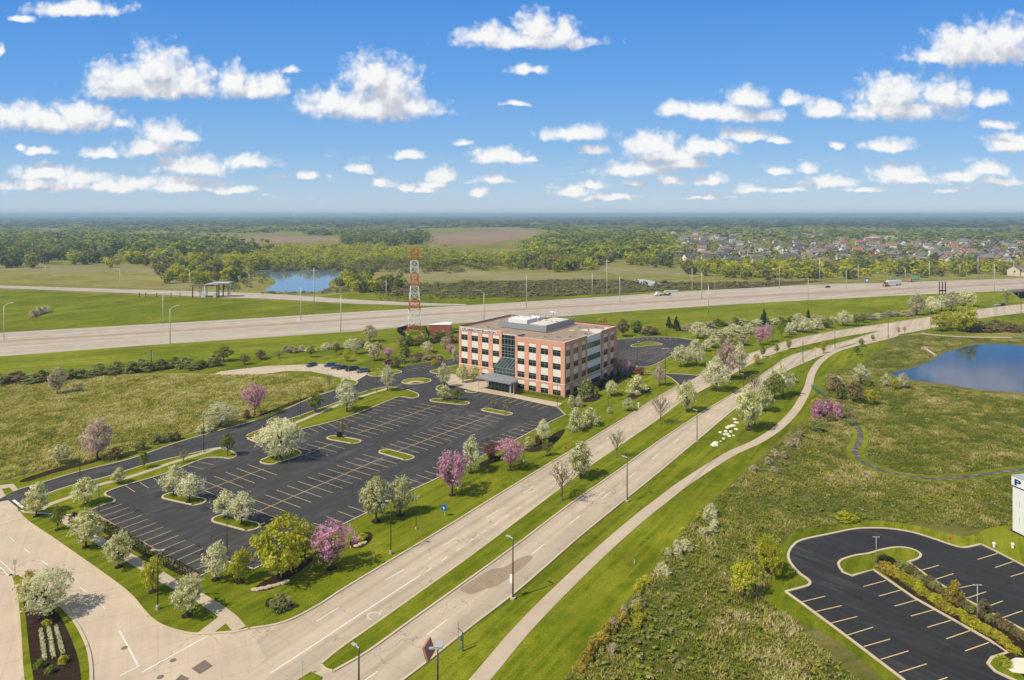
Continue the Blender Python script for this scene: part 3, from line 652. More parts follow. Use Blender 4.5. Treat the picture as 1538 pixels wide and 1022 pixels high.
for a, b in (((250,575),(390,540)),((325,632),(485,595)),((420,697),(575,658)),((520,765),(665,720)),((612,832),(765,788)),((710,906),(870,857)),((816,982),(975,932)),((955,1058),(1095,1010)),
             ((610,485),(740,450)),((700,540),(825,505)),((790,598),(915,563)),((885,655),(1015,620)),((980,720),(1115,680)),((1088,787),(1225,740)),((1198,857),(1335,808)),
             ((920,398),(1045,362)),((1015,447),(1130,410)),((1105,505),(1250,475)),((1200,555),(1318,515)),((1310,606),(1415,568)),((1405,668),(1528,625)),((1270,328),(1385,293)),((1370,375),(1475,340)),((1460,427),(1560,397))):
    p = gp(1138+a[0]*.26025, 756+a[1]*.26025); q = gp(1138+b[0]*.26025, 756+b[1]*.26025); mk.ribbon([p,q], .15, ZM)
struct('parking_markings', mk, M['line_tan'])
wm = MB()
WL = smooth(gl([(330,1030),(416,972),(537,896),(619,849),(690,805),(745,769),(800,732),(860,690),(945,640),(1000,607),(1050,580),(1125,543),(1190,519.5),(1260,504),(1330,492),(1420,479),(1538,463)]), 5)
EL = smooth(gl([(500,1058),(566,1010),(659,941),(737,881),(790,840),(854,788.5),(904,750),(947,716),(980,690),(1010,667),(1062,626),(1100,599),(1150,563),(1200,540),(1260,518.5),(1330,502.5),(1420,486),(1538,467)]), 5)
wm.dashes(WL, 4.2, 9.5, .16, .068, 2.0); wm.dashes(EL, 4.2, 9.5, .16, .068, 3.0)
TL = smooth(gl([(406,1012),(460,977),(520,937),(580,898),(631,865)]), 5); wm.ribbon(TL, .2, .068)
wm.dashes(smooth(gl([(640,859),(690,825),(740,790),(790,757)]), 5), 1.4, 2.6, .16, .068)
wm.ribbon(gl([(213,1011),(312,956)]), .2, .078); wm.ribbon(gl([(179.6,948.6),(208,1002)]), .2, .078); wm.ribbon(gl([(208,1002),(180,1016)]), .15, .078)
SL = smooth(gl([(-30,778),(0,797),(43,830),(93,864),(148,905),(176,943)]), 5); wm.dashes(SL, 2.6, 4.6, .13, .078)
wm.ribbon(gl([(-20,793),(27,779)]), .15, .078); wm.ribbon(smooth(gl([(-30,826),(0,843),(20,862)]), 3), .14, .078); wm.ribbon(smooth(gl([(-10,846),(4,856),(12,866)]), 3), .14, .078)
struct('road_markings', wm, M['line_white'])
ar = MB()     # worn turn arrow in the left-turn lane
c = gp(561, 925); a = E1; b = Vector((-E1.y, E1.x, 0))
pts = [c + b*x*.9 + a*y*.9 for x, y in ((-.2,1.9),(.0,1.2),(1.0,.6),(1.2,0),(1.0,-.7),(.3,-1.2),(-.6,-1.2),(-.6,-.9),(.2,-.85),(.6,-.5),(.7,0),(.5,.4),(-.2,.8),(-.9,.6))]
ar.poly([Vector((p.x,p.y,.068)) for p in pts]); struct('road_arrow', ar, M['line_worn'])
wp = MB(); wp.ribbon(gl([(20,752),(39,767)]), .5, ZM); wp.ribbon(gl([(44,731),(56,744)]), .3, ZM); struct('road_markings', wp, M['line_white'])
mb = MB(); mb.poly(smooth(gl([(691,886),(702,878),(718,867),(738,856),(757,853),(775,842),(792,835),(800,838),(788,851),(765,868),(748,880),(732,885),(716,891),(704,893)]), 4, True), .069); struct('stain', mb, M['stain'])
mb = MB(); mb.poly(gl([(287.5,1005),(308,992),(320,1001.5),(300,1014)]), .081); mb.poly(gl([(262,1024),(272,1014),(284,1020),(275,1032)]), .081); struct('road_patch', mb, M['patch_dark'])
for u, v in ((187,974),(260,993),(241,1018)):
    mb = MB(); p = gp(u, v); mb.tube((0,0,0),(0,0,.012),.42,.40,18); o = mb.obj('manhole_cover', M['patch_dark']); o.location = (p.x,p.y,.078)
    tag(o, {187:'round iron manhole cover in the side road nearest its white centre line',260:'round iron manhole cover beside the stop line of the side road',241:'round iron manhole cover at the bottom edge of the side road'}[u], 'manhole cover')
# mulch strips and beds
mb = MB()
for q in ([(31,722),(78,706),(110,698),(140,691),(152,689),(146,694),(112,703),(78,712),(40,724)], [(362,634),(400,620),(440,603),(462,597),(455,602),(405,621)], [(154,793),(222,832),(290,868),(284,871),(216,836),(150,797)],
          [(787,676),(800,672),(820,662),(832,652),(848,645),(846,652),(836,664),(822,674),(800,680)], [(380,888),(392,876),(420,862),(462,840),(470,842),(455,855),(430,872),(412,884),(390,889)], [(525,815),(535,806),(550,800),(559,803),(557,812),(545,822),(530,824)],
          [(398,908),(405,899),(425,900),(440,906),(436,914),(420,918),(404,915)], [(862,598),(870,588),(895,590),(902,598),(890,604),(868,604)], [(940,598),(950,592),(972,582),(977,586),(962,596),(945,602)], [(900,582),(930,566),(948,560),(944,568),(915,584)],
          [(720,697),(735,690),(748,686),(752,690),(738,697),(724,700)]):
    mb.poly(smooth(gl(q), 3, True), .1)
struct('mulch', mb, M['mulch'], 'stuff')
# ------------------------------------------------------------------ the office building
BX = math.radians(-34.2); BN = Vector((17.2, 217.4, .1))
off = thing('office_building', 'four storey red brick office building with cream panels and dark windows beside the car park', 'office building', BN, BX)
core = MB(); core.box(-19.2,-.35,.35,38.9,0,17.2); core.box(-48.0,-19.2,5.8,38.9,0,17.2); core.obj('core', M['cream'], off)
FB = [(-18.55,-15.7),(-14.0,-11.05),(-9.25,-6.3),(-4.55,-1.5)]; LB = [(-47.4,-44.4),(-42.6,-39.6),(-37.8,-34.8),(-32.95,-30.1)]
SB = [(.85,3.7),(6.05,9.25),(11.85,14.7),(16.3,26.1),(28.4,31.7),(34.05,37.0)]
bw = MB()
def face(mb, x0, x1, bays, fn, top=17.9):
    """brick piers, spandrels and parapet round the bays; fn maps (s, depth, z) boxes to the face"""
    e = [x0] + [k for b in bays for k in b] + [x1]
    for i in range(0, len(e), 2): fn(mb, e[i], e[i+1], 0, top)
    for a, b in bays:
        fn(mb, a, b, 16.4, top); fn(mb, a, b, 3.55, 4.3); fn(mb, a, b, 0, .25)
def front(y): return lambda mb, a, b, z0, z1: mb.box(a, b, y, y+.4, z0, z1)
def right(mb, a, b, z0, z1): mb.box(-.4, 0, a, b, z0, z1)
face(bw, -19.5, -.4, FB, front(0)); face(bw, -48.5, -29.0, LB, front(5.45))
face(bw, 0, 15.75, SB[:3], right); face(bw, 26.6, 39.4, SB[4:], right)
bw.box(-.4,0,15.75,26.6,3.55,4.3)
bw.box(-19.5,-19.1,.4,5.4,0,17.9); bw.box(-48.5,-48.1,5.85,39.0,0,17.9); bw.box(-48.5,-.4,39.0,39.4,0,17.9)
bw.obj('brick_wall', M['brick'], off)
# white metal bay on the right side with ribbon windows
wb = MB(); wb.box(-.55,-.25,15.75,26.6,4.35,17.3); wb.box(-.5,-.2,15.75,26.6,.2,3.5); wb.obj('metal_cladding', M['container_white'], off)
for q in ((-19.56,.06,-.06,-.001,4.02,4.24),(.001,.06,0,39.4,4.02,4.24),(-48.56,-29.0,5.39,5.449,4.02,4.24)): MB().box(*q).obj('string_course', M['cream'], off)
for q in ((-19.55,.05,-.05,.42,17.9,18.0),(-.42,.05,.42,15.75,17.9,18.0),(-.42,.05,26.6,39.45,17.9,18.0),(-.6,-.2,15.75,26.6,17.3,17.4),(-48.55,-29,5.4,5.87,17.9,18.0)): MB().box(*q).obj('coping', M['membrane'], off)
for q in ((-48.6,-48.1,5.87,38.9,17.9,18.1),(-48.6,.05,38.95,39.5,17.9,18.1),(-19.6,-19.15,.42,5.4,17.9,18.05)): MB().box(*q).obj('dark_coping', M['pole_dark'], off)
rf = MB(); rf.box(-19.1,-.4,.4,39,17.2,17.35); rf.box(-48.1,-19.1,5.85,39,17.2,17.35); rf.obj('roof', M['roof_gravel'], off)
def win_mesh(w, h, cols, z2=.66):
    fr = MB(); t = .07
    fr.box(0,w,-.05,.03,0,t); fr.box(0,w,-.05,.03,h-t,h); fr.box(0,t,-.05,.03,t,h-t); fr.box(w-t,w,-.05,.03,t,h-t)
    for k in range(1, cols): fr.box(w*k/cols-.04,w*k/cols+.04,-.05,.03,t,h-t)
    fr.box(t,w-t,-.045,.028,h*z2-.035,h*z2+.035)
    pn = MB().box(t,w-t,-.012,.02,t,h-t)
    return fr.mesh('window', M['frame_metal']), pn.mesh('pane', M['glass'])
WM = {}
def window(w, h, cols, loc, rot):
    k = (round(w,2), round(h,2), cols)
    if k not in WM: WM[k] = win_mesh(w, h, cols)
    o = link('window', WM[k][0], off, loc, (0,0,rot)); link('pane', WM[k][1], o)
ROWS = [(13.1,2.05),(8.68,2.05),(4.3,2.05),(.25,1.8)]
for bays, y in ((FB, 0), (LB, 5.45)):
    for a, b in bays:
        for z0, z1 in ((6.35,8.68),(10.73,13.1),(15.15,16.4),(2.05,3.55)): MB().box(a,b,y+.12,y+.36,z0,z1).obj("panel", M["cream"], off)
        for z, h in ROWS: window(2.95, h, 2, (a,y+.17,z), 0)
for i, (a, b) in enumerate(SB):
    if i == 3: continue
    for z0, z1 in ((6.35,8.68),(10.73,13.1),(15.15,16.4),(2.05,3.55)): MB().box(-.36,-.12,a,b,z0,z1).obj('panel', M['cream'], off)
    for z, h in ROWS: window(round(b-a,2), h, 2, (-.17,a,z), PI/2)
for z, h in ((13.1,2.0),(8.68,2.0),(4.35,2.0)): window(9.8, h, 7, (-.2,16.2,z), PI/2)
window(9.8, 1.8, 7, (-.15,16.2,.25), PI/2)
# corner arch pieces: brick spandrels that round the bay heads
ar = MB()
for bays, y in ((FB, 0), (LB, 5.45)):
    for a, b in bays:
        for z, k in ((16.4,.22), (3.55,.5)):
            for x, s in ((a,1),(b,-1)):
                ar.add([(x,y+.05,z),(x+s*k,y+.05,z),(x,y+.05,z-k),(x,y+.2,z),(x+s*k,y+.2,z),(x,y+.2,z-k)], [(0,1,2),(3,5,4),(0,2,5,3),(1,4,5,2)])
for i, (a, b) in enumerate(SB):
    if i == 3: continue
    for z, k in ((16.4,.22), (3.55,.5)):
        for x, s in ((a,1),(b,-1)):
            ar.add([(-.05,x,z),(-.05,x+s*k,z),(-.05,x,z-k),(-.2,x,z),(-.2,x+s*k,z),(-.2,x,z-k)], [(0,1,2),(3,5,4),(0,2,5,3),(1,4,5,2)])
ar.obj('arch_spandrel', M['brick'], off)
# curtain wall and sloped glass atrium over the entrance
cw = MB(); gw = MB(); gw.box(-29.0,-19.5,5.6,5.75,0,16.9)
for k in range(8): x = -29.0 + 9.5*k/7; cw.box(x-.06,x+.06,5.46,5.6,0,16.9)
for z in (16.9,15.6,13.4,12.6,11.2,10.2,8.9,7.8,6.4,5.2): cw.box(-29.0,-19.5,5.44,5.62,z-.07,z+.07)
c = cw.obj('curtain_wall', M['roof_metal'], off); gw.obj('glazing', M['glass'], c)
at = MB(); ag = MB()
ag.add([(-28.8,.35,6.3),(-19.6,.35,6.3),(-19.6,5.43,8.8),(-28.8,5.43,8.8)], [(0,1,2,3)]); ag.box(-28.8,-19.6,.35,.45,0,6.25); ag.box(-28.8,-28.7,.45,5.4,0,6.25)
ag.add([(-28.8,.4,6.25),(-28.8,5.43,6.25),(-28.8,5.43,8.8)], [(0,1,2)])
for k in range(8):
    x = -28.8 + 9.2*k/7; at.bar((x,.33,6.36),(x,5.43,8.86),.12); at.bar((x,.31,0),(x,.31,6.3),.11)
for z in (1.2,2.6,3.9,5.1,6.3): at.bar((-28.85,.3,z),(-19.6,.3,z),.12); at.bar((-28.85,.3,z),(-28.85,5.4,z),.1)
at.bar((-28.85,5.4,8.85),(-19.6,5.4,8.85),.16)
a = at.obj('atrium', M['frame_metal'], off); ag.obj('glazing', M['glass_blue'], a)
cn = MB(); cn.prism([(-30.3,-8.2),(-15.6,-8.4),(-15.3,-5.2),(-19.7,-.3),(-28.9,.2),(-30.6,-2)], 3.75, 4.15); cn.prism([(-29.9,-7.8),(-15.9,-8.0),(-15.7,-5.4),(-19.9,-.7),(-28.7,-.2),(-30.2,-2)], 4.15, 4.3)
can = cn.obj('entrance_canopy', M['roof_metal'], off)
for x, y in ((-29.6,-7.5),(-16.3,-7.6),(-16.3,-5.6),(-29.8,-2.4),(-20.3,-1.2)): MB().tube((x,y,0),(x,y,3.75),.22,.2,10).obj('post', M['membrane'], can)
dr = MB(); dr.box(-27.4,-16.4,-4.6,-4.5,0,3.7); gl_ = dr.obj('lobby_glazing', M['glass'], off)
dm = MB()
for k in range(9): dm.box(-27.4+11*k/8-.05,-27.4+11*k/8+.05,-4.66,-4.6,0,3.7)
dm.box(-27.4,-16.4,-4.66,-4.6,2.5,2.6); dm.obj('mullion', M['frame_metal'], gl_)
# roof screen and plant
sc = MB(); sc.box(-36.6,-16.0,14.8,15.0,17.6,19.7); sc.box(-16.2,-16.0,15.0,35.7,17.6,19.7)
for k in range(14): y = 15.2+20.3*k/13; sc.box(-16.3,-16.2,y,y+.15,17.35,19.6)
for k in range(14): x = -36.4+20*k/13; sc.box(x,x+.15,15.0,15.1,17.35,19.6)
sc.obj('roof_screen', M['roof_metal'], off)
sp = MB()
for k in range(9): x = -36.6+20.4*k/8; sp.box(x,x+.16,35.5,35.66,17.35,20.2)
sp.box(-36.6,-16.2,35.5,35.66,20.05,20.2); sp.obj('screen_frame', M['roof_metal'], off)
for x0,x1,y0,y1,h,mm in ((-36.0,-27.6,20,27.5,2.9,'container_white'),(-24.5,-17.4,17,34.5,2.3,'membrane'),(-33,-29,30,34,2.2,'container_white')):
    u = MB().box(x0,x1,y0,y1,17.35,17.35+h); u.box(x0+.3,x1-.3,y0-.04,y0,17.7,17.35+h-.3)
    for k in range(3): cx = x0+(x1-x0)*(k+.5)/3; u.tube((cx,(y0+y1)/2,17.35+h),(cx,(y0+y1)/2,17.35+h+.35),.8,.8,14)
    u.obj('rooftop_unit', M[mm], off)
for i in range(5): x = -35.6+i*1.3; MB().tube((x,17.2,17.35),(x,17.2,18.9),.28,.28,10).obj('vent_pipe', M['pole_grey'], off)
ds = MB().bar((-26,36.5,17.35),(-26,36.5,21.3),.18); ds.add(*(lambda n=14: ([(-26+1.5*math.cos(2*PI*k/n),36.4+.5*math.sin(2*PI*k/n),21.4+.35*math.sin(2*PI*k/n)) for k in range(n)]+[(-26,36.6,21.0)], [(k,(k+1)%n,n) for k in range(n)]))()); ds.obj('satellite_dish', M['lamp_head'], off)
pt = MB()
for q in ([(-3,25),(-1,24),(-.9,30),(-4,33),(-7,30),(-5,27)], [(-9,27),(-5.5,26),(-6,29),(-8,30)], [(-2,33),(-.9,32),(-1,37),(-4,37.5)], [(-12,24),(-10.5,23.5),(-10,25),(-11.5,25.8)]): pt.poly(smooth([(x,y,17.37) for x,y in q], 4, True))
pt.obj('membrane_patch', M['membrane'], off)
for x, y in ((-6,12),(-9,9),(-4,20),(-13,7),(-12,30),(-41,12),(-44,25),(-38,31),(-7,34)): 
    MB().box(x,x+.9,y,y+.7,17.35,17.9).tube((x+1.8,y,17.35),(x+1.8,y,18.0),.14,.14,8).obj('roof_vent', M['pole_grey'], off)
# rooftop lettering on its pale band
sb = MB().box(-47.3,-31.2,5.38,5.44,16.75,17.7); band = sb.obj('sign_band', M['white_paint'], off)
def text(body, size, m, extr=.03, sx=1.0):
    cu = bpy.data.curves.new('t', 'FONT'); cu.body = body; cu.size = size; cu.extrude = extr; cu.align_x = 'LEFT'; cu.offset = .022*size
    t = bpy.data.objects.new('t', cu); COL.objects.link(t); me = bpy.data.meshes.new_from_object(t.evaluated_get(bpy.context.evaluated_depsgraph_get()))
    bpy.data.objects.remove(t); bpy.data.curves.remove(cu); me.materials.clear(); me.materials.append(m); me.name = 'lettering'; return me
me = text('CFLNBERCWITEN.CRCIN', .98, M['pole_dark']); wdt = max(v.co.x for v in me.vertices)
link('sign_lettering', me, off, (-47.0,5.35,16.86), (PI/2,0,0), (15.4/wdt,1,1))

# ------------------------------------------------------------------ tower, shelter and fence
TW = gp(622.5, 501.5); TW.z = .05
tw = thing('lattice_tower', 'tall red and white lattice radio tower standing between office building and highway', 'radio tower', TW, math.radians(14))
th = 42.5
def twr(z): return 3.5 - 1.75*min(1, z/26.0)*1.0 if z < 26 else 1.75
lv = [0,4.2,8,11.5,15,18.5,21.5,24.8,27.5,30.3,33,36.4,39.2,42.5]; bandc = [0,0,1,1,0,0,1,1,0,0,1,1,0,0]
bands = [(0,4.2,'orange_paint'),(4.2,11.5,'white_paint'),(11.5,16.8,'orange_paint'),(16.8,23.8,'white_paint'),(23.8,30.3,'orange_paint'),(30.3,36.6,'white_paint'),(36.6,42.5,'orange_paint')]
for z0, z1, mt in bands:
    mb = MB(); n = max(1, round((z1-z0)/3.2))
    for i in range(n):
        a, b = z0+(z1-z0)*i/n, z0+(z1-z0)*(i+1)/n; ra, rb = twr(a), twr(b)
        ca = [Vector((sx*ra,sy*ra,a)) for sx,sy in ((-1,-1),(1,-1),(1,1),(-1,1))]; cbn = [Vector((sx*rb,sy*rb,b)) for sx,sy in ((-1,-1),(1,-1),(1,1),(-1,1))]
        for k in range(4):
            mb.bar(ca[k], cbn[k], .29); j = (k+1)%4
            mb.bar(cbn[k], cbn[j], .2)
            if z0 == 0: m_ = (cbn[k]+cbn[j])/2; mb.bar(ca[k], m_, .2); mb.bar(ca[j], m_, .2)
            else: mb.bar(ca[k], cbn[j], .14); mb.bar(ca[j], cbn[k], .14)
    mb.obj('lattice_section', M[mt], tw)
tp = MB(); r = 1.75
for k in range(4):
    c = [Vector((sx*r,sy*r,42.5)) for sx,sy in ((-1,-1),(1,-1),(1,1),(-1,1))]; tp.bar(c[k], c[k]+Vector((0,0,.9)), .12); tp.bar(c[k]+Vector((0,0,.9)), c[(k+1)%4]+Vector((0,0,.9)), .1)
tp.obj('top_platform', M['orange_paint'], tw)
MB().box(-3.9,-3.1,-3.9,-3.1,0,.5).box(3.1,3.9,-3.9,-3.1,0,.5).box(-3.9,-3.1,3.1,3.9,0,.5).box(3.1,3.9,3.1,3.9,0,.5).obj('footing', M['stone'], tw)
A = gp(645,502.5); B = gp(677,502.3); d = (B-A).normalized()
sh = thing('equipment_shelter', 'small windowless red brick hut with flat white roof beside the lattice tower', 'hut', (A.x,A.y,.05), math.atan2(d.y,d.x))
L = (B-A).length; MB().box(0,L,0,7.5,0,4.6).obj('wall', M['shelter_brick'], sh); MB().box(-.15,L+.15,-.15,7.65,4.6,4.85).obj('roof', M['white_paint'], sh)
MB().box(L*.6,L*.6+1.1,-.06,-.001,0,2.2).obj('door', M['pole_grey'], sh); MB().box(L*.3,L*.3+1.4,-.9,-.1,0,1.3).obj('cabinet', M['lamp_head'], sh)
fc = [gp(608.2,507.5), gp(597,499.5), gp(612,495), gp(640,496.5), gp(643.5,506.5)]
fn = thing('security_fence', 'black slatted security fence round the foot of the lattice tower', 'fence', (fc[0].x,fc[0].y,.05))
o0 = Vector((fc[0].x,fc[0].y,0)); pan = MB()
for a, b in zip(fc, fc[1:]):
    a, b = Vector((a.x,a.y,0))-o0, Vector((b.x,b.y,0))-o0; n = int((b-a).length/.3)
    for z in (.3,2.1): pan.bar(a+Vector((0,0,z)), b+Vector((0,0,z)), .08)
    for k in range(n+1): p = a.lerp(b, k/n); pan.bar(p+Vector((0,0,.1)), p+Vector((0,0,2.3)), .16)
pan.obj('fence_panel', M['black_metal'], fn)
for a in fc: p = Vector((a.x,a.y,0))-o0; MB().box(p.x-.12,p.x+.12,p.y-.12,p.y+.12,0,2.6).obj('fence_post', M['black_metal'], fn)

# ------------------------------------------------------------------ white building at the right edge
A = gp(1520.9,797.7,.05); B = gp(1538,806,.05); d = (B-A).normalized(); ang = math.atan2(d.y,d.x)
wb_ = thing('white_building', 'tall white panelled commercial building with blue lettering at the right edge of the photo', 'building', A, ang)
q = MB().box(0,34,0,40,0,10.3); q.obj('wall', M['container_white'], wb_)
MB().box(-.12,34.1,-.12,-.005,8.75,10.45).obj('fascia', M['white_paint'], wb_); MB().box(-.15,34.1,-.15,40.1,10.45,10.6).box(-.12,-.005,-.005,40,8.75,10.45).obj('coping', M['lamp_head'], wb_)
MB().box(0,34,-.16,-.122,8.62,8.72).obj('reveal', M['pole_dark'], wb_)
MB().box(-.3,34,-.3,-.13,0,.22).box(-.3,-.13,-.13,40,0,.22).obj('plinth', M['pole_dark'], wb_)
sl = MB()
for z in (2.0,5.0): sl.box(1.3,1.36,-.03,-.002,z,z+1.1)
sl.obj('slot', M['pole_grey'], wb_)
pm = text('P', 1.5, M['navy_paint'], .05); wx = max(v.co.x for v in pm.vertices); link('wall_lettering', pm, wb_, (.42,-.18,9.05), (PI/2,0,0), (1.35/wx,1,1))

# ------------------------------------------------------------------ lamps
PB = {}
def lamp_proto():
    p = MB().tube((0,0,.55),(0,0,8.9),.09,.06,8).mesh('pole', M['pole_dark'], True); b = MB().tube((0,0,0),(0,0,.55),.3,.27,12).mesh('base', M['sidewalk_concrete'])
    h = MB(); h.tube((0,0,8.8),(.5,0,8.95),.07,.06,6); h.box(.35,.95,-.16,.16,8.88,9.0); PB['lot'] = (p,b,h.mesh('lamp_head', M['lamp_head']))
    h2 = MB(); h2.tube((-.6,0,8.9),(.6,0,8.9),.06,.06,6); h2.box(.5,1.0,-.16,.16,8.85,8.97); h2.box(-1.0,-.5,-.16,.16,8.85,8.97); PB['twin'] = (p,b,h2.mesh('lamp_head', M['lamp_head']))
    p2 = MB().tube((0,0,.3),(0,0,9.1),.125,.085,8).mesh('pole', M['pole_dark'], True); b2 = MB().tube((0,0,0),(0,0,.3),.42,.42,14).mesh('base', M['sidewalk_concrete'])
    h3 = MB(); h3.tube((0,0,9.05),(-.55,0,9.22),.09,.07,6); h3.box(-1.2,-.45,-.16,.16,9.15,9.28); PB['road'] = (p2,b2,h3.mesh('lamp_head', M['lamp_head']))
    p4 = MB().tube((0,0,.3),(0,0,9.1),.1,.07,8).mesh('pole', M['lamp_head'], True); PB['whitelot'] = (p4,b,PB['twin'][2])
lamp_proto()
def lamp(kind, u, v, vt, label, cat='street lamp', group=None, rz=0.0, z=.06):
    p = gp(u, v, z); h = (v-vt)*p.y/F; s = h/9.05
    o = thing('street_lamp' if kind == 'road' else 'lamp_post', label, cat, p, rz, group, (min(1.15,s*1.0),)*2+(s,))
    for n, me in zip(('pole','base','lamp_head'), PB[kind]): link(n, me, o)
    return o
GL = 'lamp posts of the office car park'
for a in [('lot',120,722,674,'dark lamp post on the outer drive verge in front of the pale pink tree'),('lot',148.5,781,720,'dark lamp post at the near left corner of the car park'),('lot',306,680.5,624.6,'dark lamp post on the grass strip below the big white shrubs'),
          ('lot',341,842,770,'tall dark lamp post before the double-tree island near the front kerb'),('twin',237,915,825,'lamp post on a thick concrete base in the verge between sidewalk and side road'),('lot',451,627.7,583.5,'dark lamp post on the strip lawn behind the biggest white tree'),
          ('lot',566,591,553.5,'tall dark lamp post at the far end of the strip lawn sidewalk'),('lot',578,676,650,'thin dark lamp post beside the grass island in the middle of the car park'),('lot',625,795,745,'dark lamp post in a mulch ring near the blue sign'),
          ('lot',587,832,752,'thin lamp post on the lawn between the twin white trees and the boulevard'),('lot',596,718,700,'thin dark lamp post rising behind the twin white trees'),('lot',749,664,633,'thin dark lamp post in the car park near the rear island'),('lot',787,694,646,'dark lamp post beside the right-hand pink tree'),
          ('twin',913.6,619,591,'green lamp post on the lawn beside the brick building'),('lot',952.6,507,476,'lamp post at the far edge of the rear car park'),('lot',957,551.6,512.6,'taller dark lamp post on the near edge of the rear car park'),('lot',964,551.6,529.5,'shorter dark post on the near edge of the rear car park'),
          ('twin',999.5,577.6,523,'tall lamp post beside the small pink tree at the rear drive'),('lot',1000.7,507,489,'small lamp post behind the rear car park'),('lot',837,612,572,'thin lamp post at the plaza corner in front of the building'),('lot',466.3,559.5,549,'short lamp post at the left end of the parked cars'),('lot',485.5,561,550,'short dark lamp post below the second parked car'),
          ('lot',525,570,554,'lamp post at the corner where the overflow bays meet the asphalt'),('lot',703,712,687,'lamp post hidden behind the white tree between two pink trees'),('lot',900.5,637,621,'short twin-headed lamp post right of the paired white shrubs')]:
    lamp(*a, group=GL, rz=(hash_(a[4])%6))
for a in [('whitelot',1316,852,806,'white twin-headed lamp post on the looped grass island'),('whitelot',1468,938,878,'white lamp post among the planter shrubs in the south-east car park')]: lamp(*a, group='white lamp posts of the south-east car park')
GB = 'dark street lamps along the boulevard'; RA = math.radians(-35)
BL = [(539,1092,974,'dark street lamp on the near median at the bottom edge of the photo',1),(770.4,900,809.5,'dark street lamp with a small white banner near the wet road stain',1),(942,753.5,688,'dark street lamp on the verge beside the straight boulevard right of the bare trees',1),(1047,663.6,616.8,'dark street lamp just left of the white stones',1),
      (1116.7,597,562.5,'dark street lamp behind the green and white verge trees',1),(1159.6,568,537,'dark street lamp behind the white verge tree nearest the bend',1),(1206,544.7,509.5,'dark street lamp on the outside of the boulevard bend',1),(1254,523,497,'dark street lamp where the median begins to narrow',1),(1334,508.7,476,'pale curved-head street lamp at the start of the trail fork',1),(1398,493,473.5,'short dark street lamp left of the yellow-green trees',1),(1533.6,471,437,'dark street lamp at the far right end of the boulevard',1)]
for u, v, vt, lb, _ in BL:
    o = lamp('road', u, v, vt, lb, 'street lamp', GB, RA)
    if v == 900: MB().box(-.24,.24,-.05,.05,2.3,3.6).obj('banner', M['white_paint'], o).location = (-.32,-.0,0)
o = lamp('road', 657.5, 1097, 976, 'dark street lamp with a large slanted panel and grey box head by the bottom edge', 'street lamp', GB, 0)
pb = MB(); pb.obox((-1.05,.1,9.0),(.26,-.1,-.75),(.12,.04,0),(.25,.95,0)); pb.obj('slanted_panel', M['rust'], o); MB().box(-.4,.5,.2,1.3,8.95,9.2).obj('box_head', M['lamp_head'], o)
# highway lamps: pale steel poles with one curved arm
hp = MB().tube((0,0,0),(0,0,11.0),.17,.1,7).mesh('pole', M['pole_pale'], True); ha = MB().path([(0,0,10.9),(-.9,0,11.6),(-2.6,0,12.1)],[.1,.08,.07],6); ha.box(-3.4,-2.5,-.2,.2,12.0,12.2); ha = ha.mesh('lamp_arm', M['pole_pale'])
cp1 = MB().tube((0,0,0),(0,0,12.2),.22,.14,7).mesh('pole', M['pole_pale'], True); cx = MB().box(-1.8,1.8,-.1,.1,11.3,11.5).box(-1.3,1.3,-.1,.1,8.6,8.8).mesh('cross_arm', M['pole_grey'])
sp1 = MB().tube((0,0,0),(0,0,12.2),.2,.12,7).mesh('pole', M['pole_pale'], True); cap = MB().box(-.4,.4,-.2,.2,12.2,12.45).mesh('lamp_head', M['lamp_head'])
HL = {'ramp':('along the far side of the ramp road',[(68,430.6,397,1),(180,434.5,403,1),(284.7,437,404.6,1),(374,439.7,408.5,1),(580,452.7,421.5,0)]),
      'near':('along the near shoulder of the highway',[(6,510,455,-1),(255.5,516.5,459,-1),(512,498,445,0),(727,482.7,436,1),(1064,472,429,0),(1213.8,449,414,1),(1493.4,437.3,393,1)]),
      'mid':('on the far half of the highway',[(244.6,486.6,445,0),(452,481,432,0),(790.7,462,413.7,0),(931,454,416,0),(1054,449,410,0),(1170.5,434.5,397.7,-1),(1271,435,403,1),(1337,433,414,1)]),
      'far':('along the far shoulder of the highway',[(889.6,445,411,0),(1039.5,438.6,404.6,0),(1073.6,436.5,419,1),(1167,428.5,405.5,1),(1289,426,397.7,0),(1359.6,424.5,401,1),(1395.8,423,394,0),(1441.7,420.5,399,0),(1451.7,420.3,408.7,1),(1522.7,418.5,392.5,0)]),
      'wood':('standing beyond the highway',[(471.6,464.4,403,2),(911.5,444,390,2),(1231,427.5,389,2),(1469,420.5,385,2)])}
for key, (where, L) in HL.items():
    for i, (u, v, vt, k) in enumerate(L):
        z = zh(u) if key in ('near','mid','far') else .1
        p = gp(u, v, z); s = (v-vt)*p.y/F/12.1
        if k == 2:
            o = thing('utility_pole', f'{ORD[i]} from the left of four pale utility poles with cross arms {where}', 'utility pole', p, .1*i, 'utility poles with cross arms', (min(s,1.3),)*2+(s,))
            link('pole', cp1, o); link('cross_arm', cx, o)
        else:
            o = thing('highway_lamp', f'{ORD[i]} from left of the pale lamp posts {where}', 'lamp post', p, 0 if k >= 0 else PI, 'pale lamp posts ' + where, (min(max(s,.6),1.3),)*2+(s,))
            link('pole', hp if k else sp1, o); link('lamp_arm' if k else 'lamp_head', ha if k else cap, o)

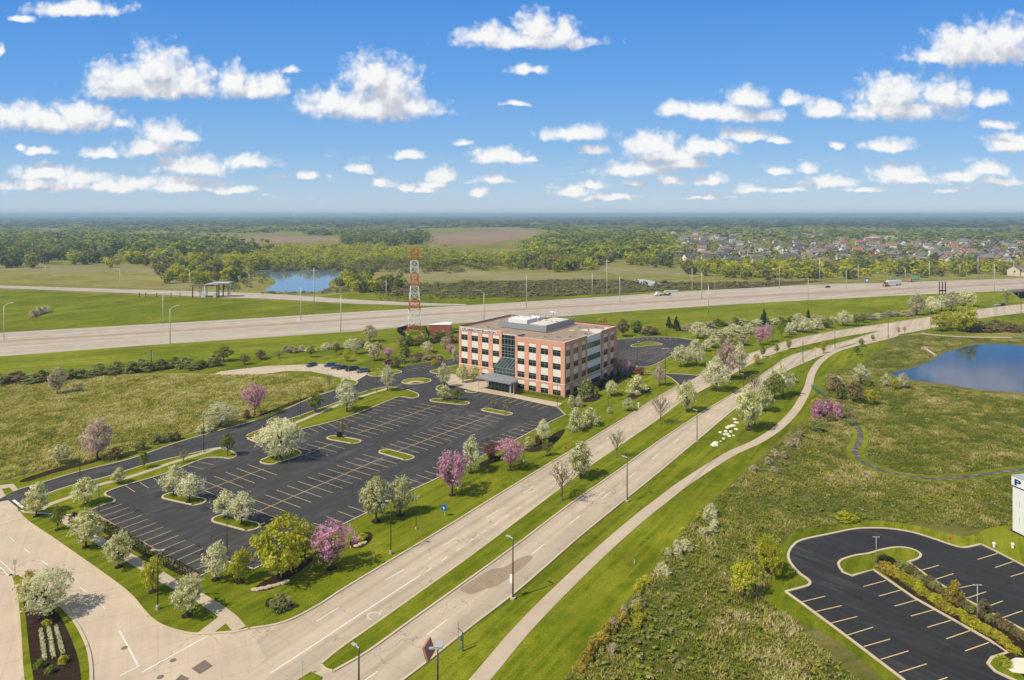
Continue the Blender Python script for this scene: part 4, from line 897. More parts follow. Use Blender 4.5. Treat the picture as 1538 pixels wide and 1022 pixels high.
# ------------------------------------------------------------------ signs and small street furniture
def sign(name, u, v, vt, label, cat, parts, rz=0, z=.06):
    p = gp(u, v, z); o = thing(name, label, cat, p, rz)
    for n, mb, mt in parts((v-vt)*p.y/F): mb.obj(n, M[mt], o)
    return o
sign('road_sign', 667, 776, 758.5, 'blue square sign with white symbol on a thin post on the lawn', 'sign', lambda h: [('post', MB().tube((.1,0,0),(.1,0,h*.6),.05,.05,6), 'pole_pale'), ('sign_board', MB().box(-.62,.55,-.05,.05,h*.5,h), 'blue_paint'),
     ('symbol', MB().tube((-.08,-.075,h*.76),(-.08,-.055,h*.76),.17,.17,12).box(-.14,.04,-.075,-.055,h*.6,h*.72).box(-.2,.12,-.073,-.057,h*.68,h*.74), 'white_paint')], math.radians(-20))
def octo(h):
    P = [(.38*math.cos(PI/8+k*PI/4), .38*math.sin(PI/8+k*PI/4)) for k in range(8)]; mb = MB()
    mb.add([(x,-.03,h-.4+y) for x,y in P]+[(x,.03,h-.4+y) for x,y in P], [tuple(range(8)), tuple(range(15,7,-1))]+[(k,8+k,8+(k+1)%8,(k+1)%8) for k in range(8)]); return mb
so = sign('stop_sign', 36, 769.5, 749.5, 'red octagonal stop sign where the drive meets the side road', 'sign', lambda h: [('post', MB().tube((0,0.05,0),(0,0.05,h),.05,.05,6), 'pole_grey'), ('sign_board', octo(h), 'red_paint')], -.9)
hh = (769.5-749.5)*gp(36,769.5).y/F; tm = text('STOP', .25, M['white_paint'], .004); link('lettering', tm, so, (-.29,-.036,hh-.49), (PI/2,0,0), (.58/max(v.co.x for v in tm.vertices),1,1))
sign('sign_post', 22.5, 867, 841, 'small grey sign on a pole at the nose of the planted island', 'sign', lambda h: [('post', MB().tube((0,0,0),(0,0,h),.05,.05,6).tube((0,0,0),(0,0,.25),.35,.3,10), 'pole_grey'), ('sign_board', MB().box(-.36,.36,-.06,-.02,h-.75,h), 'pole_grey')], -.3)
sign('street_sign', 688, 976, 935, 'grey and green twin-post frame sign on the lawn by the boulevard', 'sign', lambda h: [('post', MB().tube((0,0,0),(0,0,h),.06,.05,6), 'pole_grey'), ('post', MB().box(.62,.78,-.1,.1,0,h*.66), 'teal_paint'), ('crossbar', MB().bar((0,0,h*.8),(.7,0,h*.67),.06), 'pole_dark'), ('sign_board', MB().add([(.5,-.3,h*.42),(.68,-.12,h*.66),(.68,-.12,h*.36)], [(0,1,2)]), 'teal_paint')], -.4)
sign('sign_post', 454.5, 1016, 992, 'thin pale sign pole on the concrete near the median nose', 'sign', lambda h: [('post', MB().tube((0,0,0),(0,0,h),.04,.03,6), 'pole_pale'), ('sign_board', MB().box(-.18,.18,-.04,0,h-.4,h), 'pole_pale')])
sign('banner_sign', 227.5, 546, 526, 'slim black and white banner sign beside the hedge along the highway', 'sign', lambda h: [('post', MB().box(-.14,.14,-.1,.1,0,h), 'black_metal'), ('banner', MB().box(.15,.55,-.08,.08,h*.35,h*.9), 'lamp_head')])
sign('frame_sign', 1415.5, 462, 423, 'black triple-post frame sign standing before the highway near the white trees', 'sign', lambda h: [('post', MB().box(-2.1,-1.7,-.2,.2,0,h), 'black_metal'), ('post', MB().box(-.2,.2,-.2,.2,0,h), 'black_metal'), ('post', MB().box(1.7,2.1,-.2,.2,0,h), 'black_metal'), ('crossbar', MB().box(-2.6,2.6,-.3,-.2,h*.3,h*.4).box(-2.4,2.4,-.3,-.2,h*.62,h*.67), 'black_metal')])
sign('road_sign', 1302, 427.5, 418, 'small blue and white sign on the far shoulder of the highway', 'sign', lambda h: [('post', MB().tube((0,0,0),(0,0,h),.12,.12,6), 'pole_grey'), ('sign_board', MB().box(-1.5,1.5,-.1,.1,h*.35,h), 'blue_paint'), ('symbol', MB().box(-.9,.9,-.14,-.1,h*.5,h*.8), 'white_paint')], 0, 3.4)
def dia(h): return MB().add([(0,-.04,h),(.8,-.04,h-.8),(0,-.04,h-1.6),(-.8,-.04,h-.8),(0,.04,h),(.8,.04,h-.8),(0,.04,h-1.6),(-.8,.04,h-.8)], [(0,1,2,3),(7,6,5,4),(0,4,5,1),(1,5,6,2),(2,6,7,3),(3,7,4,0)])
sign('warning_sign', 1224.7, 537, 521, 'yellow diamond warning sign by the boulevard bend', 'sign', lambda h: [('post', MB().tube((0,.1,0),(0,.1,h),.06,.06,6), 'pole_grey'), ('sign_board', dia(h), 'yellow_paint')])
sign('portable_sign', 510, 658.5, 649, 'small black board sign on the grass island with the thin sapling', 'sign', lambda h: [('sign_board', MB().box(-.75,.75,-.08,.08,.35,h), 'black_metal'), ('foot', MB().box(-.6,-.4,-.3,.3,0,.35).box(.4,.6,-.3,.3,0,.35), 'pole_grey')])
def hyd(h): return [('barrel', MB().tube((0,0,0),(0,0,h*.75),.17,.15,10).tube((0,0,h*.75),(0,0,h),.17,.05,10), 'red_paint'), ('outlet', MB().tube((-.26,0,h*.5),(.26,0,h*.5),.08,.08,8), 'red_paint')]
sign('fire_hydrant', 848.5, 674, 669.5, 'orange-red hydrant on the lawn by the boulevard near the small green tree', 'hydrant', hyd)
sign('fire_hydrant', 1426.5, 810.5, 805.5, 'red hydrant on the lawn behind the south-east car park', 'hydrant', hyd)
for u, v, lb in ((959,612,'white paired utility boxes on the lawn near the boulevard beyond the building'),(1493,822,'white bent vent pipe on the lawn near the white building'),(1521,823,'small white utility post below the wall of the white building')):
    sign('utility_box', u, v, v-7, lb, 'utility box', lambda h: [('housing', MB().tube((0,0,0),(0,0,h*.7),.2,.2,10).tube((0,0,h*.75),(0,0,h*1.0),.3,.2,10), 'white_paint'), ('collar', MB().tube((0,0,h*.68),(0,0,h*.76),.24,.24,10), 'pole_grey')])
sign('marker_post', 953, 847, 841, 'short beige marker post on the open lawn beside the trail', 'marker post', lambda h: [('post', MB().tube((0,0,0),(0,0,h),.1,.08,8), 'membrane'), ('cap', MB().tube((0,0,h),(0,0,h+.12),.13,.05,8), 'pole_grey')])
for i, u in enumerate((209.5,219,235.5,257,270.5)):
    sign('delineator_post', u, 446.5, 441, f'{ORD[i]} from the left of five short black posts below the ramp road', 'post', lambda h: [('post', MB().tube((0,0,0),(0,0,h),.25,.2,7), 'black_metal'), ('cap', MB().box(-.35,.35,-.35,.35,h,h+.4), 'black_metal')])['group'] = 'short black posts by the ramp'
# steel handrail by the trail
R = [gp(1219,583), gp(1226,588), gp(1238,598)]; o0 = R[0].copy(); hr = thing('handrail', 'short green steel handrail leading from the trail bend towards the pink shrubs', 'handrail', o0)
rr = MB(); pr_ = MB()
for a, b in zip(R, R[1:]):
    for z in (.5,.9,1.2): rr.bar(a-o0+Vector((0,0,z)), b-o0+Vector((0,0,z)), .14)
for i in range(7): p = R[0].lerp(R[2], i/6)-o0; pr_.bar(p, p+Vector((0,0,1.25)), .12)
rr.obj('rail', M['teal_paint'], hr); pr_.obj('baluster', M['teal_paint'], hr)
# pond outlet
A = gp(1389,526); B = gp(1405,535.5); oc = thing('outlet_pipe', 'pale concrete outlet channel running down the bank into the pond', 'outlet', A); d = B-A
MB().bar((0,0,.5), d+Vector((0,0,.25)), .9).obj('channel', M['sidewalk_concrete'], oc); MB().box(-1.3,1.3,-.6,.6,0,1.3).obj('headwall', M['sidewalk_concrete'], oc)
# ------------------------------------------------------------------ white stones on the lawn
SZ = [(297,615,44,20),(312,648,56,24),(280,682,66,32),(312,718,50,30),(245,690,60,28),(222,703,46,24),(258,745,40,22),(205,738,46,24),(150,750,44,20),(215,768,60,36),(240,788,44,36),(193,772,36,24),(185,815,40,28),(285,782,30,18),(102,858,70,40),(88,880,80,30),(152,842,22,14),
      (520,537,34,16),(548,500,40,16),(515,565,36,16),(632,450,34,12),(622,468,40,14),(575,480,40,18),(500,590,30,12)]
for i, (x, y, w, h) in enumerate(SZ):
    p = gp(1060+x*.14677, 540+y*.14677, .05); w = w*.14677*p.y/F*.95; rr_ = random.Random(i); bm = MB(); n = 9; P = []
    for k in range(n): t = 2*PI*k/n; q = rr_.uniform(.8,1.15); P.append((w/2*q*math.cos(t), w*.42*q*math.sin(t)*h/w*.35 if False else w*.5*q*math.sin(t)))
    hz = rr_.uniform(.18,.34); vs = [(x_,y_,0) for x_,y_ in P]+[(x_*.85,y_*.85,hz) for x_,y_ in P]+[(x_*.4,y_*.4,hz*1.15) for x_,y_ in P]
    bm.add(vs, [(k,(k+1)%n,n+(k+1)%n,n+k) for k in range(n)]+[(n+k,n+(k+1)%n,2*n+(k+1)%n,2*n+k) for k in range(n)]+[tuple(range(2*n,3*n))])
    o = bm.obj('boulder', M['stone'], None, False); o.location = p; o.rotation_euler.z = rr_.random()*6
    tag(o, 'flat pale limestone boulder in the loose cluster on the lawn between boulevard and trail' if i < 17 else 'flat pale limestone boulder half hidden beneath the verge trees by the trail', 'boulder', 'white boulders on the lawn' if i < 17 else 'boulders beneath the verge trees')
for i, (u, v) in enumerate(((382,886),(387,886),(393,884.5),(399,883.5),(405,881.5),(412,880),(418,878.5),(425,876.5),(431,873.5),(535,820.5),(541,818),(547,815.5),(885,640.5),(890,639))):
    rr_ = random.Random(90+i); bm = MB(); n = 8; w = 1.15
    P = [(w*rr_.uniform(.75,1.15)*math.cos(2*PI*k/n)*.5, w*rr_.uniform(.75,1.1)*math.sin(2*PI*k/n)*.42) for k in range(n)]
    bm.add([(x,y,0) for x,y in P]+[(x*.88,y*.88,.16) for x,y in P]+[(x*.45,y*.45,.2) for x,y in P], [(k,(k+1)%n,n+(k+1)%n,n+k) for k in range(n)]+[(n+k,n+(k+1)%n,2*n+(k+1)%n,2*n+k) for k in range(n)]+[tuple(range(2*n,3*n))])
    o = bm.obj('edging_stone', M['sidewalk_concrete']); o.location = gp(u, v, .09)
    grp = ('stones edging the yellow-green tree bed','pale edging stone in the row before the big yellow-green tree bed') if i < 9 else ('stones edging the oval shrub bed','pale edging stone at the lower rim of the oval bed right of the pink tree') if i < 12 else ('stones by the paired white shrubs','pale stone at the foot of the paired white shrubs')
    tag(o, grp[1], 'stone', grp[0])

# ------------------------------------------------------------------ vehicles
def loft(st):
    """stations (x, z low, z top, half width, shoulder width)"""
    mb = MB(); vs = []; n = 6
    for x, zl, zt, w, ws in st: vs += [(x,-w*.9,zl),(x,-w,zl+(zt-zl)*.45),(x,-ws,zt),(x,ws,zt),(x,w,zl+(zt-zl)*.45),(x,w*.9,zl)]
    fs = [tuple(range(n-1,-1,-1)), tuple(range((len(st)-1)*n, len(st)*n))]
    for i in range(len(st)-1):
        for k in range(n): fs.append((i*n+k, i*n+(k+1)%n, (i+1)*n+(k+1)%n, (i+1)*n+k))
    return mb.add(vs, fs)
def paint(name, c):
    m, nt, b = newmat(name, .3, .5); b.inputs['Base Color'].default_value = (*c,1); b.inputs['Metallic'].default_value = .3; b.inputs['Coat Weight'].default_value = .4; M[name] = m; return name
for k, c in (('teal_car',(.03,.1,.11)),('blue_car',(.015,.09,.17)),('grey_car',(.13,.14,.17)),('dark_car',(.02,.03,.045)),('bluegrey_car',(.1,.16,.19)),('white_car',(.6,.62,.64))): paint(k, c)
CARM = {}
def car(u, v, heading, col, label, z=.12, s=1.0):
    p = gp(u, v, z); o = thing('parked_car', label, 'car', p, heading, 'cars parked in the overflow bays' if v > 540 else None, (s,s,s))
    if not CARM:
        CARM['body'] = loft([(-2.3,.4,.75,.74,.66),(-2.2,.28,.95,.86,.74),(-1.5,.25,1.0,.9,.78),(.6,.25,.98,.9,.78),(1.6,.27,.9,.88,.72),(2.2,.3,.76,.82,.64),(2.32,.4,.62,.72,.56)])
        CARM['cabin'] = loft([(-1.95,.97,1.0,.76,.74),(-1.2,.97,1.4,.77,.6),(-.2,.97,1.46,.78,.6),(.4,.97,1.4,.78,.58),(1.15,.95,.98,.76,.7)])
        CARM['roof'] = loft([(-1.25,1.38,1.425,.6,.54),(-.2,1.43,1.485,.61,.54),(.42,1.38,1.42,.58,.52)])
        w = MB().tube((0,-.1,0),(0,.1,0),.33,.33,16).mesh('wheel', M['tyre']); r = MB().tube((0,-.115,0),(0,.115,0),.2,.2,12).mesh('rim', M['chrome']); CARM['wheel'] = (w, r)
        CARM['light'] = MB().box(-.06,.06,-.16,.16,-.07,.07).mesh('headlight', M['chrome'])
    CARM['body'].obj('body', M[col], o, True); CARM['cabin'].obj('window', M['car_glass'], o); CARM['roof'].obj('roof', M[col], o)
    for x in (-1.4,1.42):
        for y in (-.82,.82):
            q = link('wheel', CARM['wheel'][0], o, (x,y,.33)); link('rim', CARM['wheel'][1], q)
    for y in (-.55,.55): link('headlight', CARM['light'], o, (2.26,y,.66))
    return o
HD = math.radians(212)
car(468,550.3,math.radians(235),'teal_car','dark teal hatchback parked alone at the left end of the overflow bays')
car(495.5,550.4,HD,'blue_car','dark blue car second from the left in the overflow bays')
car(505,553.2,HD,'grey_car','low grey car between the blue car and the black one')
car(513.5,554.6,HD,'dark_car','black car in the middle of the row of parked cars')
car(528.5,556.6,HD,'dark_car','dark pickup-like car with blue-black paint second from the right of the row',s=1.2)
car(545,559.3,HD,'bluegrey_car','blue-grey pickup at the right end of the row of parked cars',s=1.1)
car(1497.5,459.5,math.radians(200),'white_car','white car on the verge below the highway underpass')
car(1505.5,459.0,math.radians(200),'dark_car','dark car right behind the white car below the highway underpass')
car(1243,432.3,math.radians(204),'dark_car','lone dark car driving on the far carriageway of the highway',zh(1243)+.05)
# articulated truck
u = 1341; z = zh(u)+.05; p = gp(u, 429.5, z); tr = thing('truck', 'orange truck with long white box trailer on the far carriageway', 'truck', p, math.radians(24.5))
MB().box(-6.5,8.5,-1.25,1.25,1.2,4.1).obj('trailer', M['container_white'], tr); MB().box(-9.0,-6.9,-1.2,1.2,.9,3.3).box(-10.3,-9.0,-1.1,1.1,.8,2.0).obj('cab', M['rust'], tr); MB().box(-9.08,-9.0,-1.0,1.0,2.1,3.1).obj('windscreen', M['car_glass'], tr)
for x in (-9.3,-7.2,-5.6,6.0,7.3):
    for y in (-1.1,1.1): MB().tube((x,y-.15,.5),(x,y+.15,.5),.5,.5,14).obj('wheel', M['tyre'], tr)
u = 1376; z = zh(u)+.05; p = gp(u, 423.2, z); tr = thing('flatbed_truck', 'yellow flatbed truck carrying a green tarpaulin load beyond the white trailer', 'truck', p, math.radians(20))
MB().box(-5,3.6,-1.25,1.25,.7,1.4).obj('bed', M['yellow_paint'], tr); loft([(-4.6,1.4,2.4,1.1,.8),(-3,1.4,3.2,1.2,.8),(-1,1.4,2.9,1.2,.7),(1.2,1.4,3.3,1.2,.8),(3.3,1.4,2.5,1.1,.7)]).obj('tarpaulin_load', M['green_paint'], tr); MB().box(-7.6,-5.2,-1.1,1.1,.6,2.7).obj('cab', M['rust'], tr)
for x in (-6.6,-3.6,2.2):
    for y in (-1.1,1.1): MB().tube((x,y-.15,.45),(x,y+.15,.45),.45,.45,12).obj('wheel', M['tyre'], tr)
u = 995; z = zh(u)+.05; p = gp(u, 444.5, z); tr = thing('flatbed_truck', 'low dark flatbed truck with a small white cab at mid highway', 'truck', p, math.radians(20))
MB().box(-3.0,6.5,-1.2,1.2,.6,1.0).box(2.0,2.2,-1.2,1.2,1.0,1.7).box(6.2,6.4,-1.2,1.2,1.0,1.9).obj('bed', M['pole_dark'], tr); MB().box(-5.2,-3.1,-1.1,1.1,.7,3.0).box(-6.2,-5.2,-1,1,.7,1.7).obj('cab', M['container_white'], tr)
for x in (-5.2,-2.2,4.6):
    for y in (-1.05,1.05): MB().tube((x,y-.15,.45),(x,y+.15,.45),.45,.45,12).obj('wheel', M['tyre'], tr)
A = gp(998,438.6,.3); B = gp(1018,437.6,.3); bb = MB().bar((0,0,.6), B-A+Vector((0,0,.6)), .7); bb.bar((0,0,.2), B-A+Vector((0,0,.2)), .9); o = bb.obj('concrete_barrier', M['white_paint']); o.location = A; tag(o, 'long white concrete barrier on the far shoulder above the dark flatbed', 'barrier')
# overhead sign gantry and the ramp shelter
u = 1350; z = zh(u); A = gp(1333,427.5,z); B = gp(1381,424.5,z); L = (B-A).length; ga = thing('sign_gantry', 'grey lattice gantry spanning above the white trailer on the highway', 'gantry', A, math.atan2((B-A).y,(B-A).x))
t = MB()
for zz in (5.6,7.2): t.bar((0,0,zz),(L,0,zz),.3)
for k in range(10): x = L*k/10; t.bar((x,0,5.6),(x+L/20,0,7.2),.18); t.bar((x+L/20,0,7.2),(x+L/10,0,5.6),.18)
t.obj('truss', M['pole_grey'], ga); 
for x in (0,L): MB().bar((x,0,0),(x,0,7.4),.4).obj('post', M['pole_grey'], ga)
A = gp(286,447,.1); sx = A.y/F
ps = thing('toll_shelter', 'open shelter with dark and white flat roofs on posts beside the ramp road', 'shelter', A, 0)
def sxy(u, v): q = gp(u, v, .1); return q.x-A.x, q.y-A.y
MB().box(0,16,-1,7,8.0,8.4).box(1,14,-.6,6.6,8.4,8.8).obj('roof', M['patch_dark'], ps); MB().box(15,27.5,0,8,9.9,10.6).box(11,20,-.5,6,9.2,9.7).obj('roof', M['pole_pale'], ps)
for x, y, h, mt in ((2,-.8,8,'pole_dark'),(6.2,3,8,'container_white'),(10.5,3,8,'container_white'),(3.5,6,8,'container_white'),(10.8,-.8,8,'container_white'),(17.6,6.5,9.9,'black_metal'),(21,6,9.9,'black_metal'),(25.5,7,9.9,'container_white'),(19,.3,9.2,'pole_dark'),(24,7.4,9.9,'membrane')): MB().box(x-.3,x+.3,y-.3,y+.3,0,h).obj('post', M[mt], ps)
for x in (7.6,16.5): MB().box(x,x+2,0,2,0,2.6).box(x-.1,x+2.1,-.1,2.1,2.6,2.8).obj('booth', M['membrane'], ps)
# highway underpass at the right
A = gp(1518.5,450,.05); B = gp(1560,446.5,.05); L = (B-A).length; un = thing('highway_underpass', 'concrete highway underpass with a dark opening at the right edge', 'underpass', A, math.atan2((B-A).y,(B-A).x))
MB().box(-3,L,-.6,24,4.9,5.9).obj('deck', M['highway_concrete'], un); MB().box(-2.6,-.4,-.3,24,0,4.9).obj('abutment', M['sidewalk_concrete'], un); MB().box(-3,L,-.7,-.45,6.2,7.1).obj('parapet', M['sidewalk_concrete'], un); MB().box(-.4,L,23.5,24,0,4.9).box(L-.5,L,0,23.5,0,4.9).obj('shade_wall', M['black_metal'], un)  # black walls inside stand in for the darkness of the opening
for x in (9.5,): MB().tube((x,.6,0),(x,.6,4.9),.45,.45,12).obj('pier', M['sidewalk_concrete'], un)
# ------------------------------------------------------------------ trees and shrubs one by one: kind, base u, base v, top v, width, mulch radius, label
T = plant
GV = 'trees in the verge between side road and sidewalk'
for k,u,v,vt,w,mu,lb in [
 ('pear',54.7,775.5,726,35,1.0,'green-white blossoming tree at the corner beside the stop sign'),
 ('green',87,796,761,20,.9,'small dark green tree in a mulch ring right of the stop sign tree'),
 ('pear',129,822,767,43,1.0,'full white-green tree in the verge next to the first hedge end'),
 ('pear',178,852,800,39,1.0,'white-green tree in the middle of the verge before the dark hedge'),
 ('yg',229,889,838,30,1.0,'thin yellow-green tree directly behind the concrete-based lamp post'),
 ('pear',280.5,925,864,43,1.2,'round white-green tree nearest the sidewalk crossing at the intersection')]: T(k,u,v,vt,w,lb,GV,mu)
for k,u,v,vt,w,mu,lb in [
 ('pear',127.5,760,718,33,1.1,'bushy cream-white tree on the grass corner beyond the dark round shrub'),
 ('green',216,705,679,15,.6,'young green tree on the thin grass strip beside the outer drive'),
 ('pear',178,728,703,20,.6,'small cream-green tree where sidewalk and grass strip run side by side'),
 ('sparse',276,696,675,14,.5,'tiny sparse sapling on the grass strip behind the sidewalk'),
 ('green',341.5,686,651,20,.6,'slim green tree at the rounded end of the first grass strip'),
 ('white',261,743.5,700,33,0,'airy white tree on the left end of the first capsule island'),
 ('white',285,753,713,35,0,'compact white tree on the right end of the first capsule island'),
 ('white',338,779,739,31,0,'greyish white tree on the left of the second capsule island'),
 ('white',363,788,740,40,0,'dense pure white tree on the right of the second capsule island'),
 ('bigwhite',421,692,629,57,0,'largest round white tree on the wedge island of the car park'),
 ('yellow',413,664,626,17,0,'yellow-leaved small tree peeking over the largest white tree'),
 ('green',473,619,589,23,.7,'dark green round tree between the outer drive and strip sidewalk'),
 ('white',521,619,576,33,0,'big white tree on the strip lawn beside the stalls'),
 ('white',517,603,569,21,0,'white tree behind the big strip lawn tree next to the drive'),
 ('bare',494.5,585,560,12,.5,'bare brown sapling at the meadow corner below the overflow bays'),
 ('yellow',477,590,580,10,0,'tiny golden bush-like tree beside the mulch strip of the drive'),
 ('white',581.6,588,549,19,.5,'slender conical white tree at the far end of the strip lawn'),
 ('pear',667,601.5,579,20,0,'lower small white-green tree on the lawn-edged island before the plaza'),
 ('white',667,583,546,19,0,'tall slender white tree in front of the plaza'),
 ('green',686,603,585,18,.8,'small green tree with mulch on the island before the entrance'),
 ('sparse',741,616,598,9,0,'thin brown sapling on the left of the rear capsule island'),
 ('sparse',758.6,620,605,7,0,'thin brown sapling on the right of the rear capsule island'),
 ('sparse',514.5,657,627,13,0,'leaning tan sapling beside the small black board sign'),
 ('sparse',549,588,573,9,0,'tan sapling on the asphalt edge of the strip lawn'),
 ('pear',695,575,548,16,0,'cream-green tree left of the entrance canopy'),
 ('pear',711.6,573,548,16,0,'cream-green tree right beside the entrance canopy'),
 ('white',683.4,547,521,12,0,'slim white tree at the far left corner of the brick building')]: T(k,u,v,vt,w,lb,'trees of the car park islands and strips',mu)
for k,u,v,vt,w,mu,lb in [
 ('white',324,871,816,40,1.1,'pale silvery white tree at the near right end of the stalls'),
 ('yg',360.5,874.5,823,28,1.1,'slim yellow-green tree right of the silvery white corner tree'),
 ('yg',421,868,778,76,0,'largest yellow-green tree, broad and bright, above the stone-edged bed'),
 ('yg',458,839,780,29,0,'narrow yellow-green tree rising behind the right of the broad one'),
 ('pink',498,854,785,56,1.4,'dusty pink blossoming tree beside the broad yellow-green tree'),
 ('pear',565,783.5,717,42,1.5,'taller of the twin white-green trees on the lawn by the stalls'),
 ('pear',601,774.5,715,34,1.2,'shorter of the twin white-green trees on the lawn by the stalls'),
 ('pink',679,744,678,49,1.2,'brightest magenta pink tree on the lawn above the blue sign'),
 ('white',707.4,710.5,657,32,1.2,'white tree between the two bright pink trees'),
 ('maroon',739,691,666,25,0,'reddish brown leafy small tree in a mulch bed by the stalls'),
 ('pink',766,706.5,658,36,1.1,'second bright pink tree, right of the reddish brown one'),
 ('white',816,663,631,22,0,'narrow upright white tree in the long mulch bed'),
 ('green',822,685,661,15,.9,'little dark green tree standing alone below the long mulch bed'),
 ('pear',918.7,594.5,572,20,.7,'white-green tree on the lawn beside the big corner shrub'),
 ('white',943.6,617.5,598,16,.9,'small white tree close to the boulevard kerb'),
 ('palepink',991,579.5,546,16,.9,'small pale pink tree at the corner of the rear drive'),
 ('sparse',927,564,533,15,0,'tan sparse tree against the right rear corner of the brick building'),
 ('pink',939,563.5,539,15,0,'pink tree at the right rear corner of the brick building')]: T(k,u,v,vt,w,lb,'trees on the lawn between car park and boulevard',mu)
for k,u,v,vt,w,mu,lb in [
 ('bare',844,752.5,691,48,1.2,'nearest sparse median tree with a wide fan of bare branches'),
 ('pear',872,720,664,37,1.2,'cream-green full tree in the median between two sparse trees'),
 ('bare',926.5,688.5,643,26,.9,'slender sparse median tree with upright bare branches'),
 ('bare',992,638,590,28,.9,'sparse yellowish median tree below the small white lawn tree'),
 ('pear',1031.5,619.5,572,29,.9,'white-green median tree opposite the end of the rear drive'),
 ('white',1075,589,536,36,1.0,'big round white median tree just past the rear drive'),
 ('palepink',1092.6,572,511,26,.9,'tall blush pink median tree among white ones'),
 ('white',1111,564,515,24,.9,'tall white median tree right of the blush pink one'),
 ('yg',1136.7,548,532,8,.5,'first tiny yellow-green median sapling after the tall trees'),
 ('green',1146,537,519,9,.5,'second tiny median sapling, pale green and upright'),
 ('green',1167,532,518,7,.5,'third tiny median sapling, darker and rounder'),
 ('yg',1184.6,525,508,8,.5,'fourth tiny median sapling, pale and slim near the bend')]: T(k,u,v,vt,w,lb,'trees in the boulevard median',mu)
for k,u,v,vt,w,mu,lb in [
 ('pear',1124.6,646,581,39,1.4,'largest white-green verge tree right of the white stones'),
 ('pear',1147.6,618,578,25,1.0,'white-green verge tree half hidden behind the largest one'),
 ('green',1164,600,560,27,1.0,'dark green verge tree between white verge trees'),
 ('bare',1133,604,557,21,.8,'bare verge tree poking up behind the largest white-green one'),
 ('white',1176,595,549,29,1.1,'conical white verge tree nearest the bend'),
 ('green',1193,575,563,9,.6,'small round dark green tree right of the conical white one'),
 ('yg',1236.5,531,512,7,.5,'slim young tree on the outside of the bend beside the yellow sign'),
 ('green',1287.6,534,520,10,.6,'small dark tree on the grass inside the trail fork'),
 ('green',1294,521,508,8,.5,'dark little tree just above the trail fork'),
 ('green',1311,512,503,6,.4,'tiniest dark sapling by the boulevard above the trail fork'),
 ('sparse',1349,503,490,6,.4,'left of two thin white saplings before the side entrance'),
 ('bare',1358.7,503,489,7,.4,'right of two thin saplings before the side entrance')]: T(k,u,v,vt,w,lb,'trees on the verge between boulevard and trail',mu)
for k,u,v,vt,w,mu,lb in [
 ('white',1293,578,548,24,0,'white tree at the prairie edge left of the pond'),
 ('white',1332,582,562,13,0,'small grey-white tree on the pond bank, left of the yellow-green one'),
 ('white',1356,584,561,18,0,'bright white small tree right beside the pond water'),
 ('yg',1343.6,585,568,9,0,'narrow yellow-green tree between two white pond-side trees'),
 ('yg',1308,608.5,584,17,0,'yellow-leaved small tree in the prairie below the pond'),
 ('brown',1284,605,572,27,0,'brownish dense tree right of the white prairie-edge tree'),
 ('sparse',1271,640,601,18,0,'dark bare-looking tree right of the magenta shrubs'),
 ('yg',1119,899,841,36,0,'bright yellow-green sapling standing in the prairie grass'),
 ('yg',1151,861,806,28,0,'yellow-green bushy sapling near the loop of the south-east car park'),
 ('yg',1165,871,815,22,0,'second yellow-green sapling touching the south-east car park lawn'),
 ('palepink',146,690,632,38,1.0,'pale pink tree at the meadow edge by the outer drive'),
 ('pear',90,698,667,24,0,'thin white-flecked tree in the meadow left of the pale pink tree'),
 ('bigwhite',330.5,641,605,40,0,'broad white tree-like thicket at the meadow edge'),
 ('pink',382.6,624,576,30,.9,'violet pink tree at the meadow edge near the drive bend'),
 ('cream',86,593,553,24,0,'cream-pink tree standing alone in the upper meadow'),
 ('sparse',120,590,571,16,0,'ghostly bare small tree in the upper meadow'),
 ('sparse',36.4,719,702,8,0,'tiny sapling at the left end of the mulch strip'),
 ('yellow',44,902,858,34,0,'golden bare-stemmed tree at the left of the planted island'),
 ('bigwhite',67.6,926,857,64,0,'broad white multi-stemmed tree in the planted island at lower left')]: T(k,u,v,vt,w,lb,'trees of the meadow and the prairie',mu)
for k,u,v,vt,w,lb in [
 ('cream',555.7,513.5,488,21,'dusty pink tree on the verge left of the tower fence'),('white',535,532,509,17,'white tree in the garden left of the lilac tree'),('green',467,537,519,12,'small upright green tree above the hatchback'),
 ('green',505,533,516,10,'small dark tree on the lawn above the row of cars'),('yg',520.5,543,526,12,'pale yellow-green tree directly above the row of cars'),('pink',583,539,522,16,'lilac pink tree in the garden bed behind the cars'),
 ('cream',562,542,521,18,'dusty cream tree left of the lilac pink tree'),('white',641.6,530,513,20,'white tree in the garden below the tower'),('yellow',643,538,527,12,'yellow small tree in the garden near the drive'),
 ('pink',676.7,534,517,14,'pink tree by the left rear corner of the brick building'),('cream',669,524,506,16,'dusty mauve tree left of the brick building'),('green',391.7,539,525,16,'dull green tree on the lawn above the gravel end of the overflow bays'),
 ('sparse',419,538,525,17,'pale sparse tree on the lawn above the overflow bays'),('green',336,543,519,24,'dark green tree at the right end of the highway hedge'),('brown',367,548,532,14,'brownish small tree right of the dark green hedge-end tree'),('brown',390,541,527,14,'olive small tree on the lawn near the hedge-end tree')]: T(k,u,v,vt,w,lb,'trees of the garden behind the overflow bays')
